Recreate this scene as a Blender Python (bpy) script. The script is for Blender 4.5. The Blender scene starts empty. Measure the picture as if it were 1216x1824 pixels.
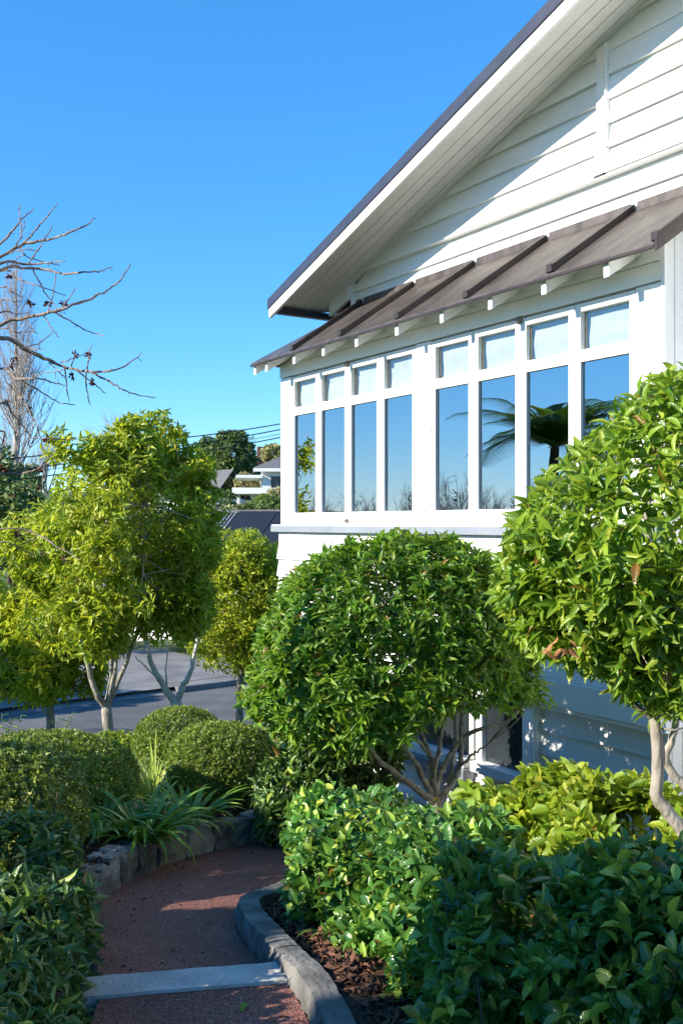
import bpy, math, random
import numpy as np
from mathutils import Matrix, Vector
R = math.radians
scene = bpy.context.scene
COL = scene.collection

# ---------------------------------------------------------------- camera, sky, sun, exposure
EYE = 1.6
FPX, CX, CY = 1750.0, 608.0, 932.0            # focal length and horizon of the 1216 x 1824 photograph
cam_d = bpy.data.cameras.new('camera')
cam = bpy.data.objects.new('camera', cam_d); COL.objects.link(cam)
cam.location = (0, 0, EYE); cam.rotation_euler = (R(90), 0, 0)
cam_d.sensor_fit = 'VERTICAL'; cam_d.sensor_height = 36.0
cam_d.lens = 36.0 * FPX / 1824.0
cam_d.shift_y = (CY - 912.0) / 1824.0
cam_d.clip_start = 0.05; cam_d.clip_end = 2000
scene.camera = cam

SUN = Vector((-0.926, -0.398, 0.475)).normalized()     # direction towards the sun
elev = math.asin(SUN.z)
world = bpy.data.worlds.new('World'); scene.world = world; world.use_nodes = True
wn = world.node_tree.nodes; wl = world.node_tree.links
sky = wn.new('ShaderNodeTexSky'); sky.sky_type = 'NISHITA'; sky.sun_disc = False
sky.sun_elevation = elev; sky.sun_rotation = math.atan2(SUN.x, SUN.y)
sky.altitude = 0; sky.air_density = 1.0; sky.dust_density = 0.0; sky.ozone_density = 10.0
sg = wn.new('ShaderNodeGamma'); sg.inputs[1].default_value = 0.74            # clear deep blue sky, soft towards the horizon
sh = wn.new('ShaderNodeHueSaturation'); sh.inputs['Saturation'].default_value = 1.19
wl.new(sky.outputs[0], sg.inputs[0]); wl.new(sg.outputs[0], sh.inputs['Color'])
wl.new(sh.outputs[0], wn['Background'].inputs[0]); wn['Background'].inputs[1].default_value = 0.137
sd = bpy.data.lights.new('sun', 'SUN'); sd.energy = 3.4; sd.angle = R(0.55); sd.color = (1.0, 0.91, 0.77)
so = bpy.data.objects.new('sun', sd); COL.objects.link(so)
so.rotation_euler = (-SUN).to_track_quat('-Z', 'Y').to_euler(); so.location = (-20, -6, 15)
scene.view_settings.view_transform = 'Standard'; scene.view_settings.look = 'None'
scene.view_settings.exposure = 1.62; scene.view_settings.gamma = 1.0
scene.view_settings.use_curve_mapping = False
scene.cycles.caustics_reflective = False; scene.cycles.caustics_refractive = False
scene.cycles.max_bounces = 10; scene.cycles.diffuse_bounces = 7; scene.cycles.transmission_bounces = 8; scene.cycles.transparent_max_bounces = 8

# ---------------------------------------------------------------- materials
MAT = {}
def nt(name):
    m = bpy.data.materials.new(name); m.use_nodes = True
    n = m.node_tree.nodes; l = m.node_tree.links
    MAT[name] = m
    return m, n, l, n['Principled BSDF'], n['Material Output']
def ramp(n, stops):
    r = n.new('ShaderNodeValToRGB'); e = r.color_ramp.elements
    while len(e) < len(stops): e.new(0.5)
    for i, (p, c) in enumerate(stops):
        e[i].position = p; e[i].color = (*c, 1)
    return r
def surf(name, c1, c2, scale=8, rough=0.6, bump=0.0, bscale=None, detail=6, metallic=0.0, coord='Object', stretch=None, lo=0.35, hi=0.65, spec=None, obj_var=0.0):
    """two-colour noise surface with fine relief"""
    m, n, l, b, o = nt(name)
    tc = n.new('ShaderNodeTexCoord'); src = tc.outputs[coord]
    if stretch:
        mp = n.new('ShaderNodeMapping'); mp.inputs['Scale'].default_value = stretch
        l.new(src, mp.inputs[0]); src = mp.outputs[0]
    nz = n.new('ShaderNodeTexNoise'); nz.inputs['Scale'].default_value = scale; nz.inputs['Detail'].default_value = detail
    l.new(src, nz.inputs['Vector'])
    r = ramp(n, [(lo, c1), (hi, c2)]); l.new(nz.outputs['Fac'], r.inputs[0])
    col = r.outputs[0]
    if obj_var:
        oi = n.new('ShaderNodeObjectInfo'); mr = n.new('ShaderNodeMapRange')
        mr.inputs['To Min'].default_value = 1 - obj_var; mr.inputs['To Max'].default_value = 1 + obj_var * .3
        l.new(oi.outputs['Random'], mr.inputs[0])
        mx = n.new('ShaderNodeVectorMath'); mx.operation = 'SCALE'
        l.new(col, mx.inputs[0]); l.new(mr.outputs[0], mx.inputs['Scale']); col = mx.outputs[0]
    l.new(col, b.inputs['Base Color'])
    b.inputs['Roughness'].default_value = rough; b.inputs['Metallic'].default_value = metallic
    if spec is not None: b.inputs['Specular IOR Level'].default_value = spec
    if bump:
        n2 = n.new('ShaderNodeTexNoise'); n2.inputs['Scale'].default_value = bscale or scale * 4; n2.inputs['Detail'].default_value = 8
        l.new(src, n2.inputs['Vector'])
        bp = n.new('ShaderNodeBump'); bp.inputs['Strength'].default_value = bump; bp.inputs['Distance'].default_value = 0.02
        l.new(n2.outputs['Fac'], bp.inputs['Height']); l.new(bp.outputs[0], b.inputs['Normal'])
    return m
LEAFK = 1.95
def leaf_mat(name, stops, trans=0.35, tcol=(0.32, 0.5, 0.04), rough=0.35, vein=0.0, spec=0.5):
    """leaf: colour differs from leaf to leaf, light passes through"""
    m, n, l, b, o = nt(name)
    ge = n.new('ShaderNodeNewGeometry'); oi = n.new('ShaderNodeObjectInfo')
    ad = n.new('ShaderNodeMath'); ad.operation = 'ADD'
    l.new(ge.outputs['Random Per Island'], ad.inputs[0]); l.new(oi.outputs['Random'], ad.inputs[1])
    fr = n.new('ShaderNodeMath'); fr.operation = 'FRACT'; l.new(ad.outputs[0], fr.inputs[0])
    brown = [(.982, stops[-1][1]), (.992, (.085, .045, .012))] if vein else []
    stops = [(p * .95, c) for p, c in stops] + brown
    r = ramp(n, [(p, (min(.5, c[0] * LEAFK * 1.22), min(.5, c[1] * LEAFK * 1.03), c[2] * LEAFK * .8)) for p, c in stops]); l.new(fr.outputs[0], r.inputs[0])
    tc = n.new('ShaderNodeTexCoord'); nz = n.new('ShaderNodeTexNoise'); nz.inputs['Scale'].default_value = 2.2; nz.inputs['Detail'].default_value = 2
    l.new(ge.outputs['Position'], nz.inputs['Vector'])
    mr = n.new('ShaderNodeMapRange'); mr.inputs['From Min'].default_value = .3; mr.inputs['From Max'].default_value = .7
    mr.inputs['To Min'].default_value = .72; mr.inputs['To Max'].default_value = 1.25
    l.new(nz.outputs['Fac'], mr.inputs[0])
    sc = n.new('ShaderNodeVectorMath'); sc.operation = 'SCALE'
    l.new(r.outputs[0], sc.inputs[0]); l.new(mr.outputs[0], sc.inputs['Scale']); col = sc.outputs[0]
    if vein:
        uv = n.new('ShaderNodeUVMap'); sp = n.new('ShaderNodeSeparateXYZ'); l.new(uv.outputs[0], sp.inputs[0])
        a = n.new('ShaderNodeMath'); a.operation = 'SUBTRACT'; a.inputs[1].default_value = .5; l.new(sp.outputs[0], a.inputs[0])
        ab = n.new('ShaderNodeMath'); ab.operation = 'ABSOLUTE'; l.new(a.outputs[0], ab.inputs[0])
        # side veins: slanted stripes v - |u|
        sv = n.new('ShaderNodeMath'); sv.operation = 'MULTIPLY_ADD'; sv.inputs[1].default_value = -.55
        l.new(ab.outputs[0], sv.inputs[0]); l.new(sp.outputs[1], sv.inputs[2])
        si = n.new('ShaderNodeMath'); si.operation = 'MULTIPLY'; si.inputs[1].default_value = 50; l.new(sv.outputs[0], si.inputs[0])
        sn = n.new('ShaderNodeMath'); sn.operation = 'SINE'; l.new(si.outputs[0], sn.inputs[0])
        mid = n.new('ShaderNodeMapRange'); mid.inputs['From Min'].default_value = .015; mid.inputs['From Max'].default_value = .06
        mid.inputs['To Min'].default_value = 1; mid.inputs['To Max'].default_value = 0; l.new(ab.outputs[0], mid.inputs[0])
        mx = n.new('ShaderNodeMix'); mx.data_type = 'RGBA'; mx.inputs[7].default_value = (.28, .38, .1, 1)
        fm = n.new('ShaderNodeMath'); fm.operation = 'MULTIPLY'; fm.inputs[1].default_value = vein; l.new(mid.outputs[0], fm.inputs[0])
        l.new(fm.outputs[0], mx.inputs[0]); l.new(col, mx.inputs[6]); col = mx.outputs[2]
        bp = n.new('ShaderNodeBump'); bp.inputs['Strength'].default_value = .25; bp.inputs['Distance'].default_value = .002
        l.new(sn.outputs[0], bp.inputs['Height']); l.new(bp.outputs[0], b.inputs['Normal'])
    l.new(col, b.inputs['Base Color']); b.inputs['Roughness'].default_value = rough
    b.inputs['Specular IOR Level'].default_value = spec
    tr = n.new('ShaderNodeBsdfTranslucent')
    tm = n.new('ShaderNodeMix'); tm.data_type = 'RGBA'; tm.inputs[0].default_value = .55; tm.inputs[7].default_value = (*tcol, 1)
    l.new(col, tm.inputs[6]); l.new(tm.outputs[2], tr.inputs[0])
    ms = n.new('ShaderNodeMixShader'); ms.inputs[0].default_value = trans
    l.new(b.outputs[0], ms.inputs[1]); l.new(tr.outputs[0], ms.inputs[2]); l.new(ms.outputs[0], o.inputs[0])
    return m

surf('white_paint', (.75, .75, .735), (.82, .82, .81), 2.5, .5, .08, 40, obj_var=.07, stretch=(.5, 1, 3))
surf('white_trim', (.79, .79, .785), (.83, .83, .825), 4, .4, .04, 80)
surf('soffit_paint', (.74, .73, .72), (.80, .79, .775), 5, .55, .04, 70)
surf('grey_paint', (.20, .23, .27), (.24, .27, .31), 6, .45, .05)
surf('bay_return_paint', (.72, .73, .74), (.78, .78, .78), 6, .5, .03)
surf('navy_metal', (.022, .027, .048), (.03, .036, .06), 10, .4, .03)
surf('brown_metal', (.055, .045, .041), (.15, .125, .112), 3.2, .42, .12, 30, stretch=(3, 1.2, 1), lo=.3, hi=.75, metallic=.35)
surf('brown_metal_dark', (.03, .023, .022), (.055, .04, .036), 6, .4, .06, 40, metallic=.3)
surf('brown_timber', (.13, .10, .07), (.25, .2, .15), 20, .8, .3, 60)
surf('brass', (.25, .2, .12), (.16, .13, .1), 30, .45, .1, metallic=.8)
surf('room_wall', (.32, .33, .34), (.36, .37, .38), 3, .8)
surf('room_floor', (.16, .09, .05), (.22, .13, .07), 4, .5, stretch=(1, 14, 1))
surf('blind_cloth', (.52, .52, .51), (.60, .60, .585), 14, .9, .12, 120)
surf('concrete', (.36, .355, .33), (.54, .53, .49), 5, .9, .55, 55, detail=10)
surf('kerb_concrete', (.085, .083, .077), (.22, .21, .19), 6, .92, .4, 45, detail=10)
surf('stone', (.13, .12, .11), (.33, .31, .28), 5, .92, 1.0, 22, detail=12, obj_var=.35)
surf('soil', (.022, .014, .009), (.05, .03, .018), 14, .95, 1.0, 40)
surf('bark_chip', (.05, .022, .012), (.19, .085, .045), 9, .9, .5, 60)
surf('grass', (.05, .085, .02), (.10, .15, .035), 3, .9, .6, 60)
surf('asphalt_road', (.085, .088, .092), (.135, .137, .142), 1.2, .85, .6, 160, detail=12)
surf('footpath_concrete', (.13, .13, .13), (.22, .215, .205), 1.2, .9, .3, 60)
surf('bark_grey', (.16, .14, .115), (.36, .33, .28), 16, .9, .8, 45, stretch=(1, 1, .35))
surf('bark_pale', (.20, .175, .14), (.40, .365, .31), 12, .85, .6, 40, stretch=(1, 1, .5))
surf('bark_white', (.42, .40, .35), (.62, .59, .53), 10, .85, .6, 40, stretch=(1, 1, .5))
surf('bark_dark', (.035, .026, .02), (.09, .07, .052), 14, .9, .8, 40, stretch=(1, 1, .4))
surf('twig', (.10, .075, .06), (.27, .215, .18), 30, .8, .5, 90)
surf('twig_far', (.24, .21, .195), (.36, .32, .30), 2, .9)
surf('pod', (.055, .02, .012), (.17, .06, .03), 60, .8, .6, 160)
surf('cable_rubber', (.012, .012, .014), (.02, .02, .022), 4, .6)
surf('far_roof_metal', (.016, .019, .026), (.024, .028, .036), 2, .7)
surf('far_panel', (.008, .010, .016), (.012, .014, .022), 2, .6)
surf('far_rib_lit', (.30, .31, .33), (.38, .39, .41), 3, .5)  # pale tone paints the light caught by ribs of the dark roof
surf('far_white', (.78, .78, .77), (.82, .82, .81), 1, .6)
surf('far_glass', (.012, .016, .02), (.03, .038, .045), 1.5, .12)
surf('far_tile', (.10, .10, .105), (.16, .155, .155), 4, .8)
surf('far_brick', (.10, .06, .045), (.16, .09, .065), 5, .9)
surf('garage_blue', (.42, .50, .62), (.47, .55, .66), 1, .6)
surf('dead_leaf', (.22, .09, .03), (.38, .19, .07), 30, .7)

# trunk of the middle tree: grey bark with yellow lichen
m, n, l, b, o = nt('bark_lichen')
tc = n.new('ShaderNodeTexCoord')
n1 = n.new('ShaderNodeTexNoise'); n1.inputs['Scale'].default_value = 22; n1.inputs['Detail'].default_value = 9; l.new(tc.outputs['Object'], n1.inputs[0])
r1 = ramp(n, [(.3, (.15, .125, .10)), (.7, (.46, .42, .35))]); l.new(n1.outputs['Fac'], r1.inputs[0])
n2 = n.new('ShaderNodeTexNoise'); n2.inputs['Scale'].default_value = 11; n2.inputs['Detail'].default_value = 5; l.new(tc.outputs['Object'], n2.inputs[0])
r2 = ramp(n, [(.57, (0, 0, 0)), (.64, (1, 1, 1))]); l.new(n2.outputs['Fac'], r2.inputs[0])
sx = n.new('ShaderNodeSeparateXYZ'); l.new(tc.outputs['Object'], sx.inputs[0])
mz = n.new('ShaderNodeMapRange'); mz.inputs['From Min'].default_value = .45; mz.inputs['From Max'].default_value = .75
mz.inputs['To Min'].default_value = 1; mz.inputs['To Max'].default_value = 0; l.new(sx.outputs[2], mz.inputs[0])
mu = n.new('ShaderNodeMath'); mu.operation = 'MULTIPLY'; l.new(r2.outputs[0], mu.inputs[0]); l.new(mz.outputs[0], mu.inputs[1])
mx = n.new('ShaderNodeMix'); mx.data_type = 'RGBA'; mx.inputs[7].default_value = (.55, .38, .03, 1)
l.new(mu.outputs[0], mx.inputs[0]); l.new(r1.outputs[0], mx.inputs[6]); l.new(mx.outputs[2], b.inputs['Base Color'])
b.inputs['Roughness'].default_value = .9
bp = n.new('ShaderNodeBump'); bp.inputs['Strength'].default_value = .7; bp.inputs['Distance'].default_value = .01
l.new(n1.outputs['Fac'], bp.inputs['Height']); l.new(bp.outputs[0], b.inputs['Normal'])

# red chip-seal path
m, n, l, b, o = nt('red_chip')
tc = n.new('ShaderNodeTexCoord')
v1 = n.new('ShaderNodeTexVoronoi'); v1.inputs['Scale'].default_value = 230; l.new(tc.outputs['Object'], v1.inputs[0])
r1 = ramp(n, [(.0, (.06, .024, .018)), (.35, (.16, .058, .042)), (.7, (.23, .088, .064)), (.95, (.30, .145, .11)), (1, (.42, .30, .25))])
sx = n.new('ShaderNodeSeparateColor'); l.new(v1.outputs['Color'], sx.inputs[0]); l.new(sx.outputs[0], r1.inputs[0])
n2 = n.new('ShaderNodeTexNoise'); n2.inputs['Scale'].default_value = 2.2; n2.inputs['Detail'].default_value = 9; l.new(tc.outputs['Object'], n2.inputs[0])
mr = n.new('ShaderNodeMapRange'); mr.inputs['From Min'].default_value = .3; mr.inputs['From Max'].default_value = .7
mr.inputs['To Min'].default_value = .9; mr.inputs['To Max'].default_value = 1.6; l.new(n2.outputs['Fac'], mr.inputs[0])
sc = n.new('ShaderNodeVectorMath'); sc.operation = 'SCALE'; l.new(r1.outputs[0], sc.inputs[0]); l.new(mr.outputs[0], sc.inputs['Scale'])
l.new(sc.outputs[0], b.inputs['Base Color']); b.inputs['Roughness'].default_value = .8
bp = n.new('ShaderNodeBump'); bp.inputs['Strength'].default_value = .9; bp.inputs['Distance'].default_value = .006
l.new(v1.outputs['Distance'], bp.inputs['Height']); l.new(bp.outputs[0], b.inputs['Normal'])

# window glass: solar film, strong mirror and some see-through
m, n, l, b, o = nt('window_glass')
n.remove(b)
gl = n.new('ShaderNodeBsdfGlossy'); gl.inputs['Roughness'].default_value = .002; gl.inputs['Color'].default_value = (.86, .93, .97, 1)
gn = n.new('ShaderNodeTexNoise'); gn.inputs['Scale'].default_value = 3.5; gn.inputs['Detail'].default_value = 1
gt = n.new('ShaderNodeTexCoord'); l.new(gt.outputs['Object'], gn.inputs['Vector'])
gb = n.new('ShaderNodeBump'); gb.inputs['Strength'].default_value = .06; gb.inputs['Distance'].default_value = .01
l.new(gn.outputs['Fac'], gb.inputs['Height']); l.new(gb.outputs[0], gl.inputs['Normal'])      # old hand-made glass is slightly wavy
tp = n.new('ShaderNodeBsdfTransparent'); tp.inputs['Color'].default_value = (.72, .76, .78, 1)
ms = n.new('ShaderNodeMixShader'); lw = n.new('ShaderNodeLayerWeight'); lw.inputs['Blend'].default_value = .35
mr = n.new('ShaderNodeMapRange'); mr.inputs['To Min'].default_value = .40; mr.inputs['To Max'].default_value = 1
l.new(lw.outputs['Fresnel'], mr.inputs[0]); l.new(mr.outputs[0], ms.inputs[0])
l.new(tp.outputs[0], ms.inputs[1]); l.new(gl.outputs[0], ms.inputs[2]); l.new(ms.outputs[0], o.inputs[0])
m, n, l, b, o = nt('clear_glass')
n.remove(b)
gl = n.new('ShaderNodeBsdfGlossy'); gl.inputs['Roughness'].default_value = .002
tp = n.new('ShaderNodeBsdfTransparent'); tp.inputs['Color'].default_value = (.92, .95, .95, 1)
ms = n.new('ShaderNodeMixShader'); ms.inputs[0].default_value = .13
l.new(tp.outputs[0], ms.inputs[1]); l.new(gl.outputs[0], ms.inputs[2]); l.new(ms.outputs[0], o.inputs[0])

leaf_mat('leaf_camellia', [(0, (.022, .070, .009)), (.5, (.046, .125, .014)), (.85, (.08, .175, .018)), (1, (.12, .18, .03))], .38, (.30, .50, .03), .30, .35)
leaf_mat('leaf_big', [(0, (.035, .09, .010)), (.5, (.07, .14, .014)), (.85, (.105, .18, .02)), (1, (.14, .20, .025))], .40, (.42, .62, .04), .28, .4)
leaf_mat('leaf_gardenia', [(0, (.016, .062, .014)), (.5, (.032, .10, .022)), (.82, (.06, .15, .028)), (1, (.17, .26, .04))], .24, (.25, .48, .05), .22, .35, .6)
leaf_mat('leaf_yellow', [(0, (.05, .115, .012)), (.5, (.092, .17, .016)), (1, (.17, .225, .03))], .42, (.5, .62, .04), .4, .3)
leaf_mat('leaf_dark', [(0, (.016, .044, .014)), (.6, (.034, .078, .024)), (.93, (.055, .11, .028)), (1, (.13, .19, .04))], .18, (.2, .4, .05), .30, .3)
leaf_mat('leaf_box', [(0, (.034, .07, .013)), (.5, (.066, .118, .02)), (1, (.125, .175, .033))], .28, (.3, .48, .05), .42)
leaf_mat('leaf_boxdark', [(0, (.028, .056, .013)), (.5, (.06, .105, .02)), (1, (.13, .17, .04))], .25, (.28, .42, .05), .40)
leaf_mat('leaf_ash', [(0, (.055, .11, .012)), (.45, (.115, .185, .018)), (.8, (.19, .245, .025)), (1, (.30, .30, .04))], .50, (.56, .66, .04), .38)
leaf_mat('leaf_ash_yellow', [(0, (.10, .16, .012)), (.5, (.19, .25, .018)), (1, (.32, .33, .03))], .5, (.6, .68, .04), .4)
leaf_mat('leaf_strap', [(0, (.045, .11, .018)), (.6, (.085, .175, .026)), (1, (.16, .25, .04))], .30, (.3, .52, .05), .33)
leaf_mat('leaf_strap_lit', [(0, (.10, .17, .03)), (.6, (.18, .25, .06)), (1, (.30, .34, .12))], .4, (.45, .6, .1), .4)  # paler copy of the strap leaf, sunlight put into the colour
leaf_mat('leaf_far', [(0, (.022, .05, .018)), (.5, (.04, .078, .026)), (1, (.07, .10, .03))], .2, (.2, .35, .06), .6)
leaf_mat('leaf_far_pale', [(0, (.10, .115, .05)), (.6, (.17, .18, .09)), (1, (.27, .26, .16))], .2, (.3, .35, .1), .7)
leaf_mat('leaf_fern', [(0, (.015, .045, .012)), (.5, (.03, .075, .016)), (1, (.06, .11, .022))], .5, (.3, .5, .05), .45)

# ---------------------------------------------------------------- helpers
def tag(o, label=None, cat=None, group=None, kind=None):
    if label: o['label'] = label
    if cat: o['category'] = cat
    if group: o['group'] = group
    if kind: o['kind'] = kind
    return o
def empty(name, loc=(0, 0, 0), rz=0, label=None, cat=None, group=None, parent=None):
    o = bpy.data.objects.new(name, None); COL.objects.link(o)
    o.location = loc; o.rotation_euler = (0, 0, rz); o.empty_display_size = .1
    if parent: o.parent = parent
    return tag(o, label, cat, group)
def link(name, me, mat, parent=None, loc=None, smooth=False):
    o = bpy.data.objects.new(name, me); COL.objects.link(o)
    if mat and not me.materials: me.materials.append(MAT[mat])
    if parent is not None: o.parent = parent
    if loc is not None: o.location = loc
    if smooth: me.polygons.foreach_set('use_smooth', np.ones(len(me.polygons), bool))
    return o
def mesh(name, v, f):
    me = bpy.data.meshes.new(name); me.from_pydata([tuple(p) for p in v], [], f); me.update(); return me
class MB:
    """collects pieces of one mesh"""
    def __init__(s): s.v = []; s.f = []
    def add(s, v, f):
        k = len(s.v); s.v += [tuple(p) for p in v]; s.f += [tuple(i + k for i in q) for q in f]; return s
    def box(s, x0, x1, y0, y1, z0, z1):
        return s.add([(x0, y0, z0), (x1, y0, z0), (x1, y1, z0), (x0, y1, z0), (x0, y0, z1), (x1, y0, z1), (x1, y1, z1), (x0, y1, z1)],
                     [(0, 3, 2, 1), (4, 5, 6, 7), (0, 1, 5, 4), (1, 2, 6, 5), (2, 3, 7, 6), (3, 0, 4, 7)])
    def hexa(s, p):          # eight corners: bottom ring, top ring
        return s.add(p, [(0, 3, 2, 1), (4, 5, 6, 7), (0, 1, 5, 4), (1, 2, 6, 5), (2, 3, 7, 6), (3, 0, 4, 7)])
    def extrude_t(s, prof, t0, t1):     # profile of (y, z) points swept along x; t0/t1 numbers or one per point
        n = len(prof); T0 = t0 if hasattr(t0, '__len__') else [t0] * n; T1 = t1 if hasattr(t1, '__len__') else [t1] * n
        v = [(T0[i], *prof[i]) for i in range(n)] + [(T1[i], *prof[i]) for i in range(n)]
        f = [tuple(range(n)), tuple(range(2 * n - 1, n - 1, -1))] + [(i, i + n, (i + 1) % n + n, (i + 1) % n) for i in range(n)]
        return s.add(v, f)
    def build(s, name, mat, parent=None, bevel=0, loc=None, smooth=False):
        me = mesh(name, s.v, s.f)
        import bmesh
        bm = bmesh.new(); bm.from_mesh(me); bmesh.ops.recalc_face_normals(bm, faces=bm.faces)
        if bevel: bmesh.ops.bevel(bm, geom=list(bm.edges), offset=bevel, segments=1, affect='EDGES', clamp_overlap=True)
        bm.to_mesh(me); bm.free()
        return link(name, me, mat, parent, loc, smooth)
def tri_mesh(name, V, T, UV=None):
    me = bpy.data.meshes.new(name); V = np.asarray(V, np.float32); T = np.asarray(T, np.int32)
    me.vertices.add(len(V)); me.vertices.foreach_set('co', V.ravel())
    me.loops.add(T.size); me.loops.foreach_set('vertex_index', T.ravel())
    me.polygons.add(len(T)); me.polygons.foreach_set('loop_start', np.arange(0, T.size, 3, dtype=np.int32))
    me.polygons.foreach_set('use_smooth', np.ones(len(T), bool))
    if UV is not None:
        u = me.uv_layers.new(name='UVMap'); u.data.foreach_set('uv', np.asarray(UV, np.float32)[T.ravel()].ravel())
    me.update(calc_edges=True); me.validate(); return me
def tubes(lines, sides=6):
    """lines: list of (points, radii) -> V, T of tapered tubes"""
    Vs, Ts, k = [], [], 0
    ang = np.linspace(0, 2 * np.pi, sides, endpoint=False)
    for P, r in lines:
        P = np.asarray(P, float); m = len(P)
        r = np.linspace(r[0], r[1], m) if len(r) == 2 and m != 2 else np.asarray(r, float)
        d = np.gradient(P, axis=0); d /= np.linalg.norm(d, axis=1)[:, None] + 1e-9
        ref = np.array([0, 0, 1.]) if abs(d[:, 2]).mean() < .8 else np.array([1., 0, 0])
        a = np.cross(d, ref); a /= np.linalg.norm(a, axis=1)[:, None] + 1e-9; b = np.cross(d, a)
        ring = P[:, None] + r[:, None, None] * (np.cos(ang)[None, :, None] * a[:, None] + np.sin(ang)[None, :, None] * b[:, None])
        Vs.append(ring.reshape(-1, 3)); Vs.append(P[-1:] + d[-1:] * r[-1])
        i = np.arange(sides); j = (i + 1) % sides
        for q in range(m - 1):
            o = k + q * sides
            Ts.append(np.stack([o + i, o + j, o + sides + j], 1)); Ts.append(np.stack([o + i, o + sides + j, o + sides + i], 1))
        o = k + (m - 1) * sides
        Ts.append(np.stack([o + i, o + j, np.full(sides, k + m * sides)], 1))
        k += m * sides + 1
    return np.concatenate(Vs), np.concatenate(Ts)
def tube_obj(name, lines, mat, parent=None, sides=6, base=(0, 0, 0)):
    V, T = tubes(lines, sides)
    return link(name, tri_mesh(name, V - np.asarray(base), T), mat, parent)
def smooth_line(pts, n=4, wob=0.0, rng=None):
    """Catmull-Rom through points"""
    P = np.asarray(pts, float); P = np.vstack([2 * P[0] - P[1], P, 2 * P[-1] - P[-2]]); out = []
    for i in range(1, len(P) - 2):
        for t in np.linspace(0, 1, n, endpoint=False):
            a, b, c, d = P[i - 1], P[i], P[i + 1], P[i + 2]
            out.append(.5 * (2 * b + (c - a) * t + (2 * a - 5 * b + 4 * c - d) * t * t + (3 * b - a - 3 * c + d) * t ** 3))
    out.append(P[-2]); out = np.array(out)
    if wob and rng is not None: out[1:] += rng.normal(0, wob, out[1:].shape)
    return out
def at(x, y, Y):
    """world point seen at photograph pixel (x, y) at distance Y"""
    return np.array([(x - CX) / FPX * Y, Y, EYE + (CY - y) / FPX * Y])
def unit(a): return a / (np.linalg.norm(a, axis=-1, keepdims=True) + 1e-9)

# leaf templates: x across, y along, z up
def leaf_template(prof, arch, fold, tip=1.0):
    v = [(0, 0, 0)]; uv = [(.5, 0)]; f = []
    rows = []
    for y, w in prof:
        k = len(v)
        z = -arch * y * y
        v += [(-w, y, z + fold * w), (0, y, z), (w, y, z + fold * w)]; uv += [(.5 - w, y), (.5, y), (.5 + w, y)]
        rows.append(k)
    v.append((0, tip, -arch * tip * tip * 1.15)); uv.append((.5, 1)); e = len(v) - 1
    k = rows[0]; f += [(0, k + 1, k), (0, k + 2, k + 1)]
    for a, b in zip(rows, rows[1:]):
        f += [(a, a + 1, b + 1), (a, b + 1, b), (a + 1, a + 2, b + 2), (a + 1, b + 2, b + 1)]
    k = rows[-1]; f += [(k, k + 1, e), (k + 1, k + 2, e)]
    return np.array(v), np.array(f), np.array(uv)
T_OVAL = leaf_template([(.22, .34), (.55, .5), (.85, .3)], .22, .35)
T_LANCE = leaf_template([(.18, .33), (.46, .5), (.78, .29)], .26, .32)
T_SMALL = leaf_template([(.5, .5)], .15, .4)
T_STRAP = leaf_template([(.12, .35), (.3, .5), (.5, .5), (.7, .42), (.87, .24)], .55, .45)
DIA = (np.array([(0, 0, 0), (-.5, .5, .05), (.5, .5, .05), (0, 1, -.1)]), np.array([(0, 2, 1), (1, 2, 3)]), np.array([(.5, 0), (0, .5), (1, .5), (.5, 1)]))
def frame(A, N):
    A = unit(A); X = unit(np.cross(A, N)); N = np.cross(X, A); return X, A, N
def leaf_mesh(name, tmpl, P, A, N, L, W, zc=None):
    tv, tf, tu = tmpl; n = len(P); m = len(tv); X, A, N = frame(A, N)
    zc = np.ones(n) if zc is None else zc
    V = (P[:, None] + tv[None, :, 0, None] * (W[:, None, None] * X[:, None]) + tv[None, :, 1, None] * (L[:, None, None] * A[:, None])
         + tv[None, :, 2, None] * ((L * zc)[:, None, None] * N[:, None]))
    T = tf[None] + (np.arange(n) * m)[:, None, None]
    return tri_mesh(name, V.reshape(-1, 3), T.reshape(-1, 3), np.tile(tu, (n, 1)))
_LEAFMESH = {}
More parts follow.
